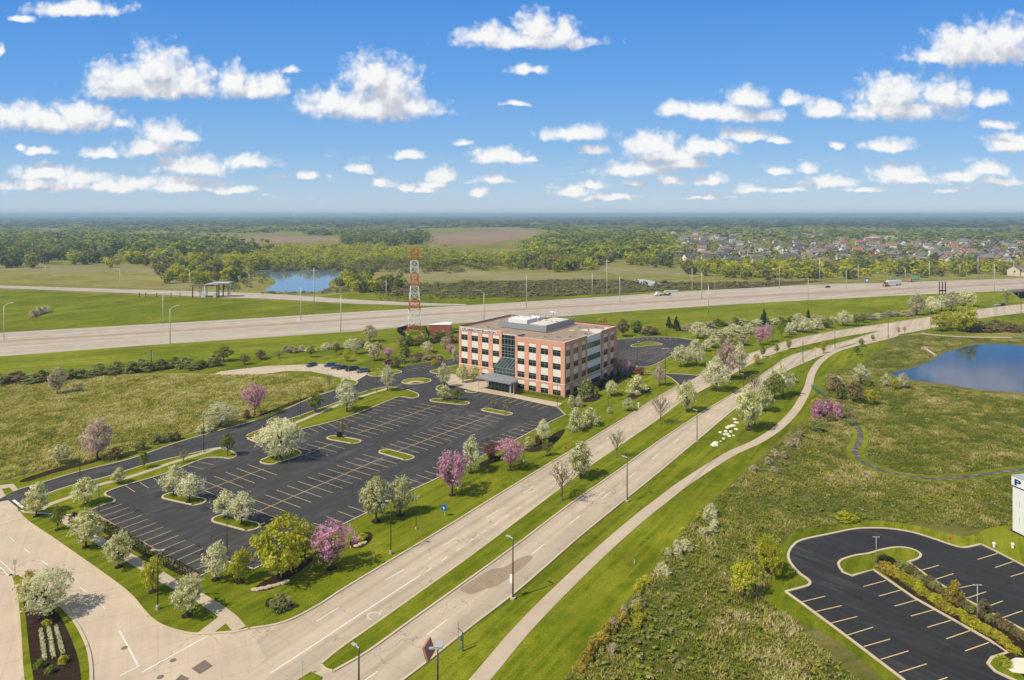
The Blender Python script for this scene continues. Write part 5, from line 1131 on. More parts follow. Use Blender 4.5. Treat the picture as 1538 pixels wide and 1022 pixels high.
for k,u,v,vt,w,lb in [
 ('white',1022.6,551.5,519,23,'left of the paired white trees on the corner lawn by the rear car park'),('white',1046,550.5,511,25,'right, taller of the paired white trees on the corner lawn'),('white',1033,548,523,17,'low white tree between the paired white trees'),('white',1047.6,509,485,21,'white tree behind the right corner of the rear car park'),
 ('white',1061,528,512,16,'small white tree above the paired corner lawn trees'),('white',1071,523,504,22,'white tree right of the rear car park corner'),('yg',1071,539,527,10,'little pale green tree on the corner lawn'),('cream',1114,519,502,19,'cream tree with yellow tint above the tall median trees'),
 ('pink',1141.5,519,490,17,'left of two pink trees along the far verge of the boulevard'),('pink',1152.7,515,486,12,'right of two pink trees along the far verge of the boulevard'),('bare',1160.7,512.5,487,9,'bare whitish tree next to the right pink verge tree'),('green',1174,508,476,12,'green tree on the far verge right of the bare one'),
 ('white',1185.6,503.5,485,12,'small white tree on the far verge before the white shrub bank'),('white',1211,500.5,478,20,'white tree in the middle of the white shrub bank'),('white',1198,484,471,15,'round white tree behind the white shrub bank'),
 ('conifer',1214,482,465,9,'dark conifer behind the white shrub bank'),('conifer',1148,488,465,13,'tall dark conifer behind the two pink verge trees'),('conifer',1004.6,493,476,11,'left of two conifers beyond the rear car park'),('conifer',1016,497,476,13,'right, bushier of two conifers beyond the rear car park'),
 ('green',953.7,500,483,18,'dark green tree behind the rear car park lamp'),('yellow',906,490,477,20,'yellow flowering tree just behind the brick building roof'),('brown',935.7,506,479,21,'olive green tree beside the rear of the brick building'),
 ('white',1267,490,467,21,'white tree on the far verge past the bend'),('green',1286,489.5,473,14,'dark green tree right of the white far verge tree'),('green',1297,485,471,14,'second dark green tree on the far verge, further right'),('green',1242,493,478,16,'low green tree on the far verge before the white one'),('white',1198,488,476,14,'white small tree at the left of the white shrub bank'),
 ('cream',1377,474,443,22,'leftmost blush white tree of the grove below the highway'),('white',1399.5,472.5,446,23,'bright white tree of the grove below the highway'),('white',1414,468,444,18,'white-grey tree in the middle of the grove below the highway'),('cream',1429.5,467,438,23,'brown-pink tree of the grove below the highway'),('pear',1450,460,436,28,'rightmost, pale green tree of the grove below the highway'),
 ('yg',1412,498,470,20,'left yellow-green tree by the side entrance'),('yg',1424,495,467,19,'middle yellow-green tree by the side entrance'),('yg',1451.6,499,457,31,'tallest yellow-green tree by the side entrance'),('yg',1440,498,470,17,'small yellow-green tree before the tallest one'),('bare',1513,457.5,432,19,'bare tree left of the highway underpass')]: T(k,u,v,vt,w,lb,'trees along the far boulevard verge')
# shrubs
S = plant
for k,u,v,vt,w,lb in [
 ('brownshrub',174,689,672,24,'brownish round shrub right of the pale pink meadow-edge tree'),('sageshrub',211,675,661,20,'round sage shrub in mulch along the drive'),('sageshrub',235.5,666,651,23,'largest of three sage shrubs in a row by the drive'),('sageshrub',254,663,650,16,'middle of three sage shrubs in a row by the drive'),('sageshrub',264,661,648,16,'right of three sage shrubs in a row by the drive'),
 ('whiteshrub',311,649,634,22,'small white shrub left of the broad white thicket'),('whiteshrub',300,651,640,14,'lowest sage-white shrub left of the broad white thicket'),('maroonshrub',111,785,770,15,'dark maroon round shrub beside the sidewalk corner'),('brownshrub',371,628,616,14,'reddish shrub left of the violet pink tree'),
 ('sageshrub',418,916,892,30,'green and cream shrub in the round bed nearest the boulevard'),('creamshrub',432,914,896,18,'cream shrub at the right of the round bed nearest the boulevard'),('ygshrub',543,812,802,22,'low green mound in the oval bed right of the dusty pink tree'),
 ('pearshrub',864,647,613,29,'left of the paired white shrubs above the boulevard'),('pearshrub',886.6,639,613,30,'right of the paired white shrubs above the boulevard'),('pearshrub',794,671,657,18,'white round shrub at the lower end of the long mulch bed'),('maroonshrub',808,667,655,13,'dark reddish shrub in the middle of the long mulch bed'),
 ('whiteshrub',858,611,594,14,'left low white shrub at the building corner'),('whiteshrub',869,611,595,15,'right low white shrub at the building corner'),('sageshrub',881,596.5,569,28,'tall green-white shrub against the right side of the building'),('sageshrub',894,596,581,15,'round lower shrub next to the tall green-white one'),
 ('pearshrub',955.8,591,564,35,'big rounded white shrub in its own mulch bed on the lawn'),('pearshrub',915,621,611,9,'tiny white shrub at the foot of the green lamp post'),('rustshrub',959,563,553,20,'orange-red shrub beside the rear drive'),('ygshrub',969,563,556,12,'yellow-green shrub right of the orange one'),
 ('darkshrub',906,580,569,17,'left dark evergreen shrub along the building side'),('darkshrub',919,574,562,17,'second dark evergreen shrub along the building side'),('darkshrub',931,569,559,17,'third dark evergreen shrub along the building side'),('darkshrub',943,567,558,14,'last dark evergreen shrub below the pink corner tree'),
 ('pinkshrub',1229,628,601,22,'left magenta shrub below the trail bend'),('pinkshrub',1243,624,600,20,'middle magenta shrub below the trail bend'),('pinkshrub',1258,628,605,21,'right magenta shrub below the trail bend'),('yellowshrub',1226,613,599,18,'yellow shrub above the left magenta shrub'),('brownshrub',1255,588,566,33,'wide rust-brown shrub by the prairie edge near the trail'),('greenshrub',1263,600,583,18,'grey-green shrub below the rust-brown one'),('brownshrub',1249,633,620,20,'dull brown shrub under the magenta shrubs'),
 ('sageshrub',1228,648,631,26,'sage shrub below the left magenta shrub'),('greenshrub',1305,581,570,18,'green shrub below the white prairie-edge tree'),
 ('brownshrub',975,502,490,34,'olive shrub behind the rear car park, wide and low'),('greenshrub',958,499,481,17,'green shrub beside the dark green rear tree'),
 ('maroonshrub',585.6,551,540,22,'dark red-brown shrub mass at the rear of the drive'),('greenshrub',593,553,536,15,'green shrub right of the dark red-brown mass'),('greenshrub',609,536,520,20,'bright green shrub in the garden below the tower'),('yellowshrub',653,549,539,14,'yellow stemmed shrub at the rear drive island'),('brownshrub',627,540,530,28,'brown mulch-coloured shrub in the garden bed'),
 ('greenshrub',60,1004,990,20,'dark green leafy shrub in the planted island bed'),('greenshrub',76,1012,1000,18,'second dark green leafy shrub in the planted island bed'),('ygshrub',94,998,985,18,'pale green leafy shrub right in the planted island bed'),('ygshrub',70,940,931,16,'small green shrub at the base of the broad white tree'),
 ('ygshrub',1271,782,770,38,'bright yellow-green shrub where the lawn meets the prairie'),('darkshrub',740,692,684,20,'dark low shrub under the reddish brown tree')]: S(k,u,v,vt,w,lb,None)
# rows that nothing tells apart
def row(kind, pts, n, h, w, label, group, jit=1.5, seed=1):
    r = random.Random(seed); P = pts
    for i in range(n):
        t = (i+.5)/n*(len(P)-1); k = min(int(t), len(P)-2); f = t-k
        u = P[k][0]*(1-f)+P[k+1][0]*f + r.uniform(-jit,jit); v = P[k][1]*(1-f)+P[k+1][1]*f + r.uniform(-jit,jit)*.5
        hh = h*r.uniform(.75,1.3); ww = w*r.uniform(.8,1.35); kk = kind[r.randrange(len(kind))] if isinstance(kind, (list,tuple)) else kind
        plant(kk, u, v, v-hh, ww, label, group)
row(['sageshrub','sageshrub','greenshrub','sageshrub','brownshrub'], [(-20,580),(60,574),(140,563),(220,556),(325,551)], 30, 14, 27, 'grey-green shrub in the long dense hedge between meadow and highway verge', 'shrubs of the highway hedge', 5, 3)
row(['creamshrub','whiteshrub'], [(425,531),(470,527),(545,522),(570,525)], 11, 10, 17, 'pale blossoming shrub in the loose garden row above the lawn', 'pale shrubs of the garden row', 4, 4)
row(['greenshrub','brownshrub','sageshrub'], [(600,520),(640,516),(680,514)], 9, 12, 17, 'green shrub along the garden edge below the tower fence', 'garden edge shrubs below the tower', 3, 5)
row(['creamshrub','sageshrub'], [(575,549),(600,546),(640,541),(664,539)], 7, 9, 16, 'mixed low shrub in the bed along the rear drive', 'low shrubs along the rear drive', 3, 6)
row('whiteshrub', [(1057,506),(1085,505),(1110,503),(1130,502)], 11, 13, 20, 'white blossoming shrub in the dense bank behind the corner lawn', 'white shrub bank behind the corner lawn', 3, 7)
row(['creamshrub','whiteshrub','greenshrub'], [(1025,495),(1070,491),(1120,489),(1180,486),(1240,483)], 20, 9, 19, 'shrub in the mixed hedge at the foot of the highway slope', 'hedge at the foot of the highway slope', 4, 8)
row('whiteshrub', [(1186,500),(1205,497),(1228,494),(1240,489)], 9, 13, 19, 'white blossoming shrub in the bank along the far verge', 'white shrub bank along the far verge', 3, 9)
row(['creamshrub','whiteshrub'], [(1245,484),(1290,481),(1330,477),(1372,472)], 13, 8, 17, 'pale shrub in the row leading to the grove', 'pale shrubs leading to the grove', 4, 10)
row('brownshrub', [(1086,517),(1100,520)], 3, 12, 15, 'brown-red shrub below the white shrub bank', 'brown-red shrubs below the white bank', 2, 11)
row(['brownshrub','sageshrub','greenshrub'], [(1460,498),(1490,496),(1538,497)], 9, 11, 24, 'sage shrub beside the pond-side trail', 'sage shrubs beside the pond-side trail', 5, 12)
row(['yellowshrub','ygshrub','ygshrub'], [(1326,856),(1362,876),(1400,903),(1440,928),(1490,957),(1530,985)], 34, 13, 17, 'bright yellow-green shrub in the front row of the car park planter', 'front row shrubs of the car park planter', 3, 13)
row(['brownshrub','sageshrub','brownshrub'], [(1352,853),(1380,870),(1410,890),(1450,914),(1500,940),(1536,962)], 26, 12, 15, 'greyish brown twiggy shrub in the back row of the car park planter', 'back row shrubs of the car park planter', 3, 14)
for k,u,v,vt,w,lb in [('yellowshrub',1434,905,872,28,'tall golden twiggy shrub in the middle of the car park planter'),('brownshrub',1478,921,900,20,'brown twiggy shrub by the white planter lamp post'),('darkshrub',1330,848,835,34,'dark green mound on the looped grass island'),('ygshrub',1508,1000,986,24,'yellow-green ground shrub at the lower tip of the planter')]: S(k,u,v,vt,w,lb)
row('whiteshrub', [(1052,790),(1068,770),(1072,800),(1050,805)], 6, 13, 17, 'white flowering bush where the lawn meets the near prairie', 'white bushes on the prairie edge', 4, 15)
row('whiteshrub', [(1012,824),(1036,820),(1028,832),(1000,838)], 6, 12, 15, 'white flowering bush at the middle of the lawn and prairie edge', 'white bushes at the middle prairie edge', 4, 16)
row('whiteshrub', [(988,862),(997,858),(1000,868)], 4, 13, 14, 'white flowering bush lower on the lawn and prairie edge', 'white bushes lower on the prairie edge', 3, 17)
row('creamshrub', [(952,916),(962,912),(917,938),(925,1003)], 5, 14, 16, 'cream flowering bush near the lower end of the prairie edge', 'cream bushes at the lower prairie edge', 4, 18)
row('ygshrub', [(1060,768),(1020,806),(972,880),(960,885),(960,935),(950,942)], 9, 11, 18, 'yellow-green bush on the sunny edge of the prairie', 'yellow-green bushes on the prairie edge', 5, 19)
row('yellowshrub', [(940,928),(905,965),(890,985),(872,1006),(880,1015)], 9, 16, 18, 'golden bush along the lowest part of the prairie edge', 'golden bushes on the prairie edge', 5, 20)
row(['creamshrub','sageshrub'], [(1130,712),(1160,690),(1190,667),(1205,655),(1180,690),(1160,715)], 12, 9, 15, 'pale sage bush on the upper prairie edge along the trail', 'pale bushes on the upper prairie edge', 5, 21)
row(['creamshrub','whiteshrub','pinkshrub'][:2], [(1240,568),(1262,573),(1250,580)], 5, 7, 12, 'pale low bush between trail and rust-brown shrub', 'pale low bushes by the trail bend', 3, 22)
row(['whiteshrub','creamshrub'], [(45,477),(60,472),(75,469)], 5, 9, 16, 'white bush on the grass between ramp and highway', 'white bushes between ramp and highway', 2, 23)
row(['greenshrub','brownshrub'], [(1120,470),(1150,466),(1250,460)], 0, 8, 10, '', '')
# dark hedge, foundation hedge, flower rows
def hedge(name, pts, w, h, leaf, label, cat='hedge', dens=60, size=.16):
    P = smooth(pts, 5); r = np.random.default_rng(hash_(label)); C = []
    for a, b in zip(P, P[1:]):
        L = (b-a).length; n = max(2, int(L*dens)); t = r.random(n); d = (b-a).normalized(); nn = Vector((-d.y,d.x,0))
        o = r.uniform(-w/2,w/2,n); z = h*(1-np.abs(o/(w/2))**3*.5)*r.random(n)**.4
        C.append(np.array([a.x,a.y,0])+t[:,None]*np.array([(b-a).x,(b-a).y,0])+o[:,None]*np.array([nn.x,nn.y,0])+np.stack([0*z,0*z,z],1))
    C = np.concatenate(C); N_ = unit(r.normal(size=C.shape)*.8+[0,0,.6]); V, t = card_mesh(C, N_, size*r.uniform(.6,1.4,len(C)), r.random(len(C)), seed=3)
    o = link(name, np_mesh('foliage', V, t, M[leaf])); o.location.z = .05; return tag(o, label, cat)
hedge('hedge', gl([(153,790),(190,810),(222,832),(255,848),(288,866)]), 1.7, 1.0, 'dark_leaf', 'long dark evergreen hedge between sidewalk and the near end of the car park')
hb = Matrix.Translation(BN) @ Matrix.Rotation(BX, 4, 'Z')
hedge('hedge', [hb @ Vector(p) for p in ((-15,-2.2,0),(-10,-2.0,0),(-5,-2.0,0),(.5,-2.0,0))], 2.4, .9, 'green_leaf', 'low green hedge along the foot of the front wall right of the entrance')
hedge('hedge', [hb @ Vector(p) for p in ((-47,2.5,0),(-42,2.8,0),(-33,3.0,0))], 2.4, .9, 'green_leaf', 'low green hedge along the left front wall of the brick building')
hedge('hedge', gl([(384,633),(400,627.5),(425,618)]), 2.0, .8, 'green_leaf', 'green hedge below the violet pink tree along the drive')
for i, (a, b) in enumerate((((61,948),(68,994)),((73,946),(81,992)),((84,944),(95,986)))):
    hedge('flower_row', gl([a,b]), .5, .55, 'white_bloom', ['left','middle','right'][i]+' of three straight white flower rows in the planted island bed', 'flower row', 90, .12)
# ------------------------------------------------------------------ woods beyond the highway
FOREST = {}
for key, leaf in (('deep','wood_dark'),('mid','wood_green'),('olive','wood_olive'),('bright','wood_yellow')):
    FOREST[key] = []
    for i in range(3):
        V, t, C = crown_data('round', .08, 700+i*11, clumps=56, per=11, size=.07, spread=.05, fill=.16, nz=.4)
        FOREST[key].append((trunk_mesh('trunk', C, .2, i, .03, 4), np_mesh('crown', V, t, M[leaf])))
def inside(p, poly):
    c = False; n = len(poly)
    for i in range(n):
        (x1,y1),(x2,y2) = poly[i], poly[(i+1)%n]
        if (y1 > p[1]) != (y2 > p[1]) and p[0] < (x2-x1)*(p[1]-y1)/(y2-y1)+x1: c = not c
    return c
WZ = [  # zone polygon of tree feet in the survey, mix, heights, number, label
 ([(-30,404),(60,403),(120,398),(240,396),(255,402),(255,388),(150,384),(-30,384)], ['mid','deep','mid','bright','olive'], (12,19), 42, 'rounded green tree in the dense wood at the far left beyond the ramp road', 'trees of the left wood'),
 ([(160,402),(235,408),(252,428),(300,430),(372,424),(388,410),(400,403),(460,402),(400,392),(300,388),(170,393)], ['bright','mid','bright','olive','deep'], (8,15), 82, 'bushy spring-green tree of the thicket between ramp road and left pond', 'trees of the thicket by the left pond'),
 ([(500,430),(540,440),(600,440),(615,436),(600,425),(550,420),(515,418)], ['bright','mid','deep','olive'], (6,11), 30, 'spring-green tree of the thicket right of the left pond', 'trees of the thicket right of the left pond'),
 ([(640,398),(760,402),(840,410),(960,401),(1010,404),(1060,400),(1000,388),(860,386),(770,390)], ['mid','mid','bright','deep','olive'], (10,16), 62, 'rounded tree of the wood in the middle distance below the old forest', 'trees of the middle wood'),
 ([(1020,412),(1090,418),(1150,422),(1240,420.5),(1330,418),(1420,416.5),(1538,412.5),(1560,404),(1420,401),(1330,402),(1200,401),(1100,399),(1040,400)], ['mid','bright','deep','mid','olive'], (8,13), 84, 'leafy tree of the belt between highway and suburb', 'trees of the belt before the suburb')]
rz = random.Random(5)
for poly, mixk, (h0,h1), num, lb, grp in WZ:
    us_ = [p[0] for p in poly]; vs_ = [p[1] for p in poly]; n = 0; k = 0; c = []
    while n < num and k < 8000:
        k += 1; p = (rz.uniform(min(us_),max(us_)), rz.uniform(min(vs_),max(vs_)))
        if not inside(p, poly): continue
        if any(abs(p[0]-q[0]) < 5 and abs(p[1]-q[1]) < 1.6 for q in c) and k < 6000: continue
        c.append(p); n += 1; w_ = gp(p[0], p[1]); hh = rz.uniform(h0,h1); wd = hh*rz.uniform(.75,1.15); key = mixk[rz.randrange(len(mixk))]; tr, cr = FOREST[key][rz.randrange(3)]
        o = thing('woodland_tree', lb, 'tree', w_, rz.random()*6, grp, (wd,wd,hh)); link('trunk', tr, o); link('crown', cr, o)
# the uncountable rest: distant woods and scrub, one object each
def mass(name, leaf, items, cards, size, seed, prof='round'):
    r = np.random.default_rng(seed); Vs = []; Ts = []
    base = [crown_data(prof, .0, seed*10+i, clumps=max(6,cards//6), per=6, size=size, spread=.06, fill=.18, nz=.4) for i in range(4)]
    for i, (x, y, w, h) in enumerate(items):
        V, t, _ = base[i%4]; a = r.random()*6.28; c, s = math.cos(a), math.sin(a)
        Vs.append(np.stack([(V[:,0]*c-V[:,1]*s)*w+x, (V[:,0]*s+V[:,1]*c)*w+y, V[:,2]*h], 1)); Ts.append(np.clip(t*.7+.3*r.random(), 0, 1))
    o = link(name, np_mesh(name, np.concatenate(Vs), np.concatenate(Ts), M[leaf])); o['kind'] = 'stuff'; return o
def scatter(poly, n, wr, hr, grow=0.0, seed=0, mask=None):
    r = random.Random(seed); us_ = [p[0] for p in poly]; vs_ = [p[1] for p in poly]; out = []; k = 0
    while len(out) < n and k < n*30:
        k += 1; p = (r.uniform(min(us_),max(us_)), r.uniform(min(vs_),max(vs_)))
        if not inside(p, poly): continue
        if mask and not mask(p, r): continue
        q = gp(*p); g = 1+grow*max(0,q.y-1500)/1000; out.append((q.x,q.y,r.uniform(*wr)*g,r.uniform(*hr)*(1+.08*(g-1))))
    return out
from mathutils import noise as mn
def patch(sx, sy, thr, off=0.0): return lambda p, r: mn.noise(Vector((p[0]*sx+off, p[1]*sy, off))) > thr
mass('woods', 'wood_yellow', scatter([(1040,410),(1150,419),(1330,416),(1545,411),(1560,401),(1330,400),(1100,398),(1040,399)], 170, (8,14), (6,11), 0, 24), 60, .11, 46)
mass('woods', 'wood_green', scatter([(1040,411),(1150,420),(1330,416),(1545,411),(1560,400),(1330,398),(1100,395),(1040,396)], 150, (8,13), (7,11), 0, 25), 60, .11, 47)
woods = {
 'wood_dark': scatter([(-60,392),(150,386),(265,394),(330,392),(400,385),(330,372),(200,362),(60,364),(-60,368)], 190, (24,38), (20,29), .3, 1)
   + scatter([(515,371),(560,371),(630,369),(648,364),(640,356),(560,356),(520,360)], 70, (22,34), (18,26), .3, 2)
   + scatter([(790,386),(870,388),(980,388),(1010,380),(990,366),(900,358),(820,362)], 150, (24,36), (20,28), .3, 3),
 'wood_green': scatter([(380,404),(520,405),(640,402),(780,402),(780,388),(640,378),(520,374),(380,376)], 240, (12,20), (8,14), .3, 4)
   + scatter([(-60,388),(200,384),(260,392),(330,388),(380,378),(280,366),(100,362),(-60,366)], 110, (20,34), (16,24), .3, 5)
   + scatter([(780,392),(1000,392),(1030,384),(1000,362),(860,356),(790,366)], 100, (22,34), (16,25), .3, 6),
 'wood_olive': scatter([(530,412),(640,412),(780,405),(900,404),(900,395),(700,388),(540,396)], 150, (8,14), (4,9), 0, 7) + scatter([(380,412),(520,407),(640,405),(640,392),(380,395)], 110, (8,13), (5,10), 0, 8),
}
woods['wood_yellow'] = scatter([(200,398),(380,402),(640,394),(640,378),(380,374),(260,380),(180,392)], 230, (12,20), (9,15), .3, 26)
for lf, it in woods.items(): mass('woods', lf, it, 150, .075, hash_(lf)%50+3)
scrub = scatter([(545,431),(640,426),(760,422),(900,420),(1010,425),(1130,425),(1245,421),(1100,434),(960,439),(840,445.5),(700,449),(600,452)], 700, (3,8), (1.2,3.2), 0, 9)
mass('scrub', 'green_leaf', scrub[0::4], 36, .14, 24, 'dome'); mass('scrub', 'sage_leaf', scrub[1::4], 36, .14, 23, 'dome'); mass('scrub', 'brown_leaf', scrub[2::2], 36, .14, 21, 'dome')
mass('scrub', 'sage_leaf', scatter([(380,442),(450,442),(520,440),(545,432),(500,432),(480,441),(400,440)], 60, (3,6), (1.2,2.4), 0, 10)+scatter([(385,406.5),(520,406),(530,402),(385,402)], 60, (5,9), (2,4), 0, 11)+scatter([(560,452),(800,447),(960,440),(960,437),(700,443),(560,440)], 110, (2,5), (1,2.2), 0, 12)+scatter([(405,420),(380,432),(360,440),(330,436),(370,412),(395,410)], 40, (5,9), (2,5), 0, 13), 36, .14, 22, 'dome')
far1 = scatter([(-80,366),(260,362),(340,360),(520,356),(640,354),(800,346),(900,356),(1010,362),(1620,368),(1620,344),(800,341),(-80,342)], 1500, (22,38), (11,17), .5, 14, lambda p, r: mn.noise(Vector((p[0]*.011, p[1]*.16, 7))) > -.16 and not (325 < p[0] < 520 and 354.5 < p[1] < 367) and not (640 < p[0] < 805 and 343 < p[1] < 362) and (p[0] < 1000 or r.random() < .55))
mass('woods', 'wood_green', far1[::2], 30, .15, 31); mass('woods', 'wood_dark', far1[1::2], 30, .15, 32)
far2 = scatter([(-100,343),(1640,343),(1640,331),(-100,331)], 1900, (30,55), (9,15), .6, 15, lambda p, r: mn.noise(Vector((p[0]*.012, p[1]*.5, 3))) > -.25 and not (690 < p[0] < 790 and 341.5 < p[1] < 346))
mass('woods', 'wood_dark', far2, 20, .2, 33)
far3 = scatter([(-120,331.5),(1660,331.5),(1660,326.4),(-120,326.4)], 1300, (70,130), (10,17), .35, 16)
mass('woods', 'wood_dark', far3, 16, .22, 34)
# ------------------------------------------------------------------ the suburb
for k, c in (('roof_grey',(.17,.165,.165)),('roof_dark',(.09,.09,.095)),('roof_brown',(.21,.155,.125)),('roof_red',(.33,.12,.085)),('siding_white',(.72,.7,.66)),('siding_cream',(.58,.5,.4)),('siding_grey',(.4,.41,.42)),('brick_red',(.36,.15,.1)),('garage',(.66,.64,.6))): plain(k, c, .85)
def house_meshes(w, d, h, rh, wing, wall, roof):
    b = MB().box(-w/2,w/2,-d/2,d/2,0,h); b.add([(-w/2,-d/2,h),(-w/2,d/2,h),(-w/2,0,h+rh*.98)], [(0,1,2)]); b.add([(w/2,-d/2,h),(w/2,d/2,h),(w/2,0,h+rh*.98)], [(0,2,1)])
    r = MB(); e = .5
    def gable(x0,x1,y0,y1,z,rh_,axis):
        if axis == 'x': A=[(x0-e,y0-e,z-.3),(x1+e,y0-e,z-.3),(x1+e,(y0+y1)/2,z+rh_),(x0-e,(y0+y1)/2,z+rh_),(x1+e,y1+e,z-.3),(x0-e,y1+e,z-.3)]
        else: A=[(x1+e,y0-e,z-.3),(x1+e,y1+e,z-.3),((x0+x1)/2,y1+e,z+rh_),((x0+x1)/2,y0-e,z+rh_),(x0-e,y1+e,z-.3),(x0-e,y0-e,z-.3)]
        r.add(A+[(p[0],p[1],p[2]-.22) for p in A], [(0,1,2,3),(3,2,4,5),(7,6,9,8),(8,9,11,10),(0,6,7,1),(5,4,10,11)])
    gable(-w/2,w/2,-d/2,d/2,h,rh,'x')
    x0 = -w/2+wing*w*.5; b.box(x0,x0+w*.42,-d/2-3.2,-d/2-.01,0,h*.8); b.add([(x0,-d/2-3.2,h*.8),(x0+w*.42,-d/2-3.2,h*.8),(x0+w*.21,-d/2-3.2,h*.8+rh*.7)], [(0,1,2)])
    gable(x0,x0+w*.42,-d/2-3.2,0,h*.8,rh*.72,'y')
    ch = MB().box(w*.22,w*.22+.9,.2,1.2,h,h+rh+1.0)
    wi = MB()
    for x in (-.36,-.12,.12,.36):
        for z in ((.9,3.6) if h > 5 else (.9,)): wi.box(w*x-.6,w*x+.6,d/2,d/2+.05,z,z+1.4)
    wf = []
    for x in (.18,.36):
        for z in ((.9,3.6) if h > 5 else (.9,)): wf.append(MB().box(w*x-.65,w*x+.65,-d/2-.05,-d/2+.0-.001,z,z+1.5).mesh('window', M['glass']))
    g = MB().box(x0+.6,x0+w*.42-.6,-d/2-3.26,-d/2-3.201,0,2.3).mesh('garage_door', M['garage'])
    sd = [MB().box(s*w/2-.03,s*w/2+.03,-1.9,-.6,h*.55,h*.55+1.4).mesh('window', M['glass']) for s in (-1,1)]
    return [('wall',b.mesh('wall',M[wall])),('roof',r.mesh('roof',M[roof])),('chimney',ch.mesh('chimney',M['brick_red']))]+[('window',m) for m in wf+sd]+[('garage_door',g)]
HW = [('siding_white','roof_grey'),('siding_cream','roof_brown'),('siding_grey','roof_dark'),('siding_white','roof_dark'),('brick_red','roof_grey'),('siding_cream','roof_red'),('siding_white','roof_brown')]
WORD = {'siding_white':'white','siding_cream':'cream','siding_grey':'grey','brick_red':'red brick','roof_grey':'grey','roof_brown':'brown','roof_dark':'charcoal','roof_red':'red'}
HM = [[house_meshes(*s, a, b) for s in ((13,9,5.6,3.2,0,),(15,10,3.2,3.4,1.1),(12,9,5.8,3.6,.6))] for a, b in HW]
rh = random.Random(21); spots = []
SUB = [(1000,392),(1040,398),(1130,398),(1210,400),(1330,398),(1400,396),(1480,397),(1545,395),(1600,380),(1600,362),(1440,362),(1330,362),(1230,352),(1110,348),(1010,346),(985,352)]
k = 0
while len(spots) < 235 and k < 20000:
    k += 1; p = (rh.uniform(985,1600), 346+54*rh.random()**1.25)
    if not inside(p, SUB): continue
    q = gp(*p)
    if any((q-o_[0]).length < 17.5 for o_ in spots): continue
    spots.append((q, p))
spots.sort(key=lambda s: s[0].y)
for i, (q, p) in enumerate(spots):
    ci = rh.randrange(len(HW)); ci = 0 if ci == 5 and rh.random() < .7 else ci; a, b = HW[ci]; far = 'nearest rows' if p[1] > 386 else 'middle rows' if p[1] > 368 else 'farthest rows'
    o = thing('house', f'{WORD[a]} house with {WORD[b]} pitched roof in the {far} of the suburb', 'house', q, rh.choice((0,.3,-.25,1.4,1.75,.1,2.9)), f'{WORD[a]} houses with {WORD[b]} roofs, {far}', (1.08,)*3)
    for n_, me in HM[ci][rh.randrange(3)]: link(n_, me, o)
big = thing('house', 'large cream two storey house standing right behind the highway at the right edge', 'house', gp(1530,414), .5)
for n_, me in house_meshes(20,11,6.4,3.6,.2,'siding_cream','roof_brown'): link(n_, me, big)
hd = scatter([(1000,396),(1130,398),(1330,398),(1560,394),(1620,372),(1620,350),(1230,345),(1010,343)], 1300, (7,14), (6,11), .4, 17)
mass('suburb_trees', 'wood_green', hd[0::3], 36, .13, 41); mass('suburb_trees', 'wood_olive', hd[1::3], 36, .13, 42); mass('suburb_trees', 'wood_dark', hd[2::3], 36, .13, 43)
mass('suburb_trees', 'rust_leaf', scatter([(1000,394),(1330,396),(1560,392),(1600,355),(1230,348),(1010,345)], 150, (6,10), (5,9), .4, 18), 36, .13, 44)
mass('suburb_trees', 'cream_bloom', scatter([(1058,393),(1120,396),(1110,384),(1060,378)], 14, (8,12), (6,9), 0, 19), 40, .12, 45)
for u, v, w, h, lb in ((1330,361,55,8,'long low white warehouse beyond the suburb'),(1318,365,20,10,'red brick hall with flat roof beyond the suburb'),(1160,348,40,9,'pale flat-roofed store beyond the far end of the suburb'),(443,330,60,28,'tall white water tank on the left horizon')):
    q = gp(u, v)
    if h == 28:
        o = thing('water_tower', lb, 'water tower', q); MB().path([(0,0,0),(0,0,34)],[4,4],12).obj('shaft', M['white_paint'], o); MB().path([(0,0,32),(0,0,40),(0,0,52),(0,0,58)],[5,20,20,4],16).obj('tank', M['white_paint'], o)
    else:
        o = thing('warehouse', lb, 'warehouse', q); MB().box(-w/2,w/2,0,30,0,h).obj('wall', M['brick_red' if h == 10 else 'container_white'], o); MB().box(-w/2-.3,w/2+.3,-.3,30.3,h,h+.5).obj('roof', M['membrane'], o)
# distant hills closing the horizon
mb = MB(); n = 160; hv = []
for i in range(n+1):
    x = -15500+31000*i/n; hz = 46+16*mn.noise(Vector((x*.0004,0,0)))+9*mn.noise(Vector((x*.0016,2,0))); hv.append((x, hz))
vs = []
for y, f in ((14200,0),(15000,.75),(15600,1),(16300,0)): vs += [(x, y, hz*f-.3*(f==0)) for x, hz in hv]
mb.add(vs, [(r*(n+1)+i, r*(n+1)+i+1, (r+1)*(n+1)+i+1, (r+1)*(n+1)+i) for r in range(3) for i in range(n)]); struct('hills', mb, M['terrain'], smooth_=True)
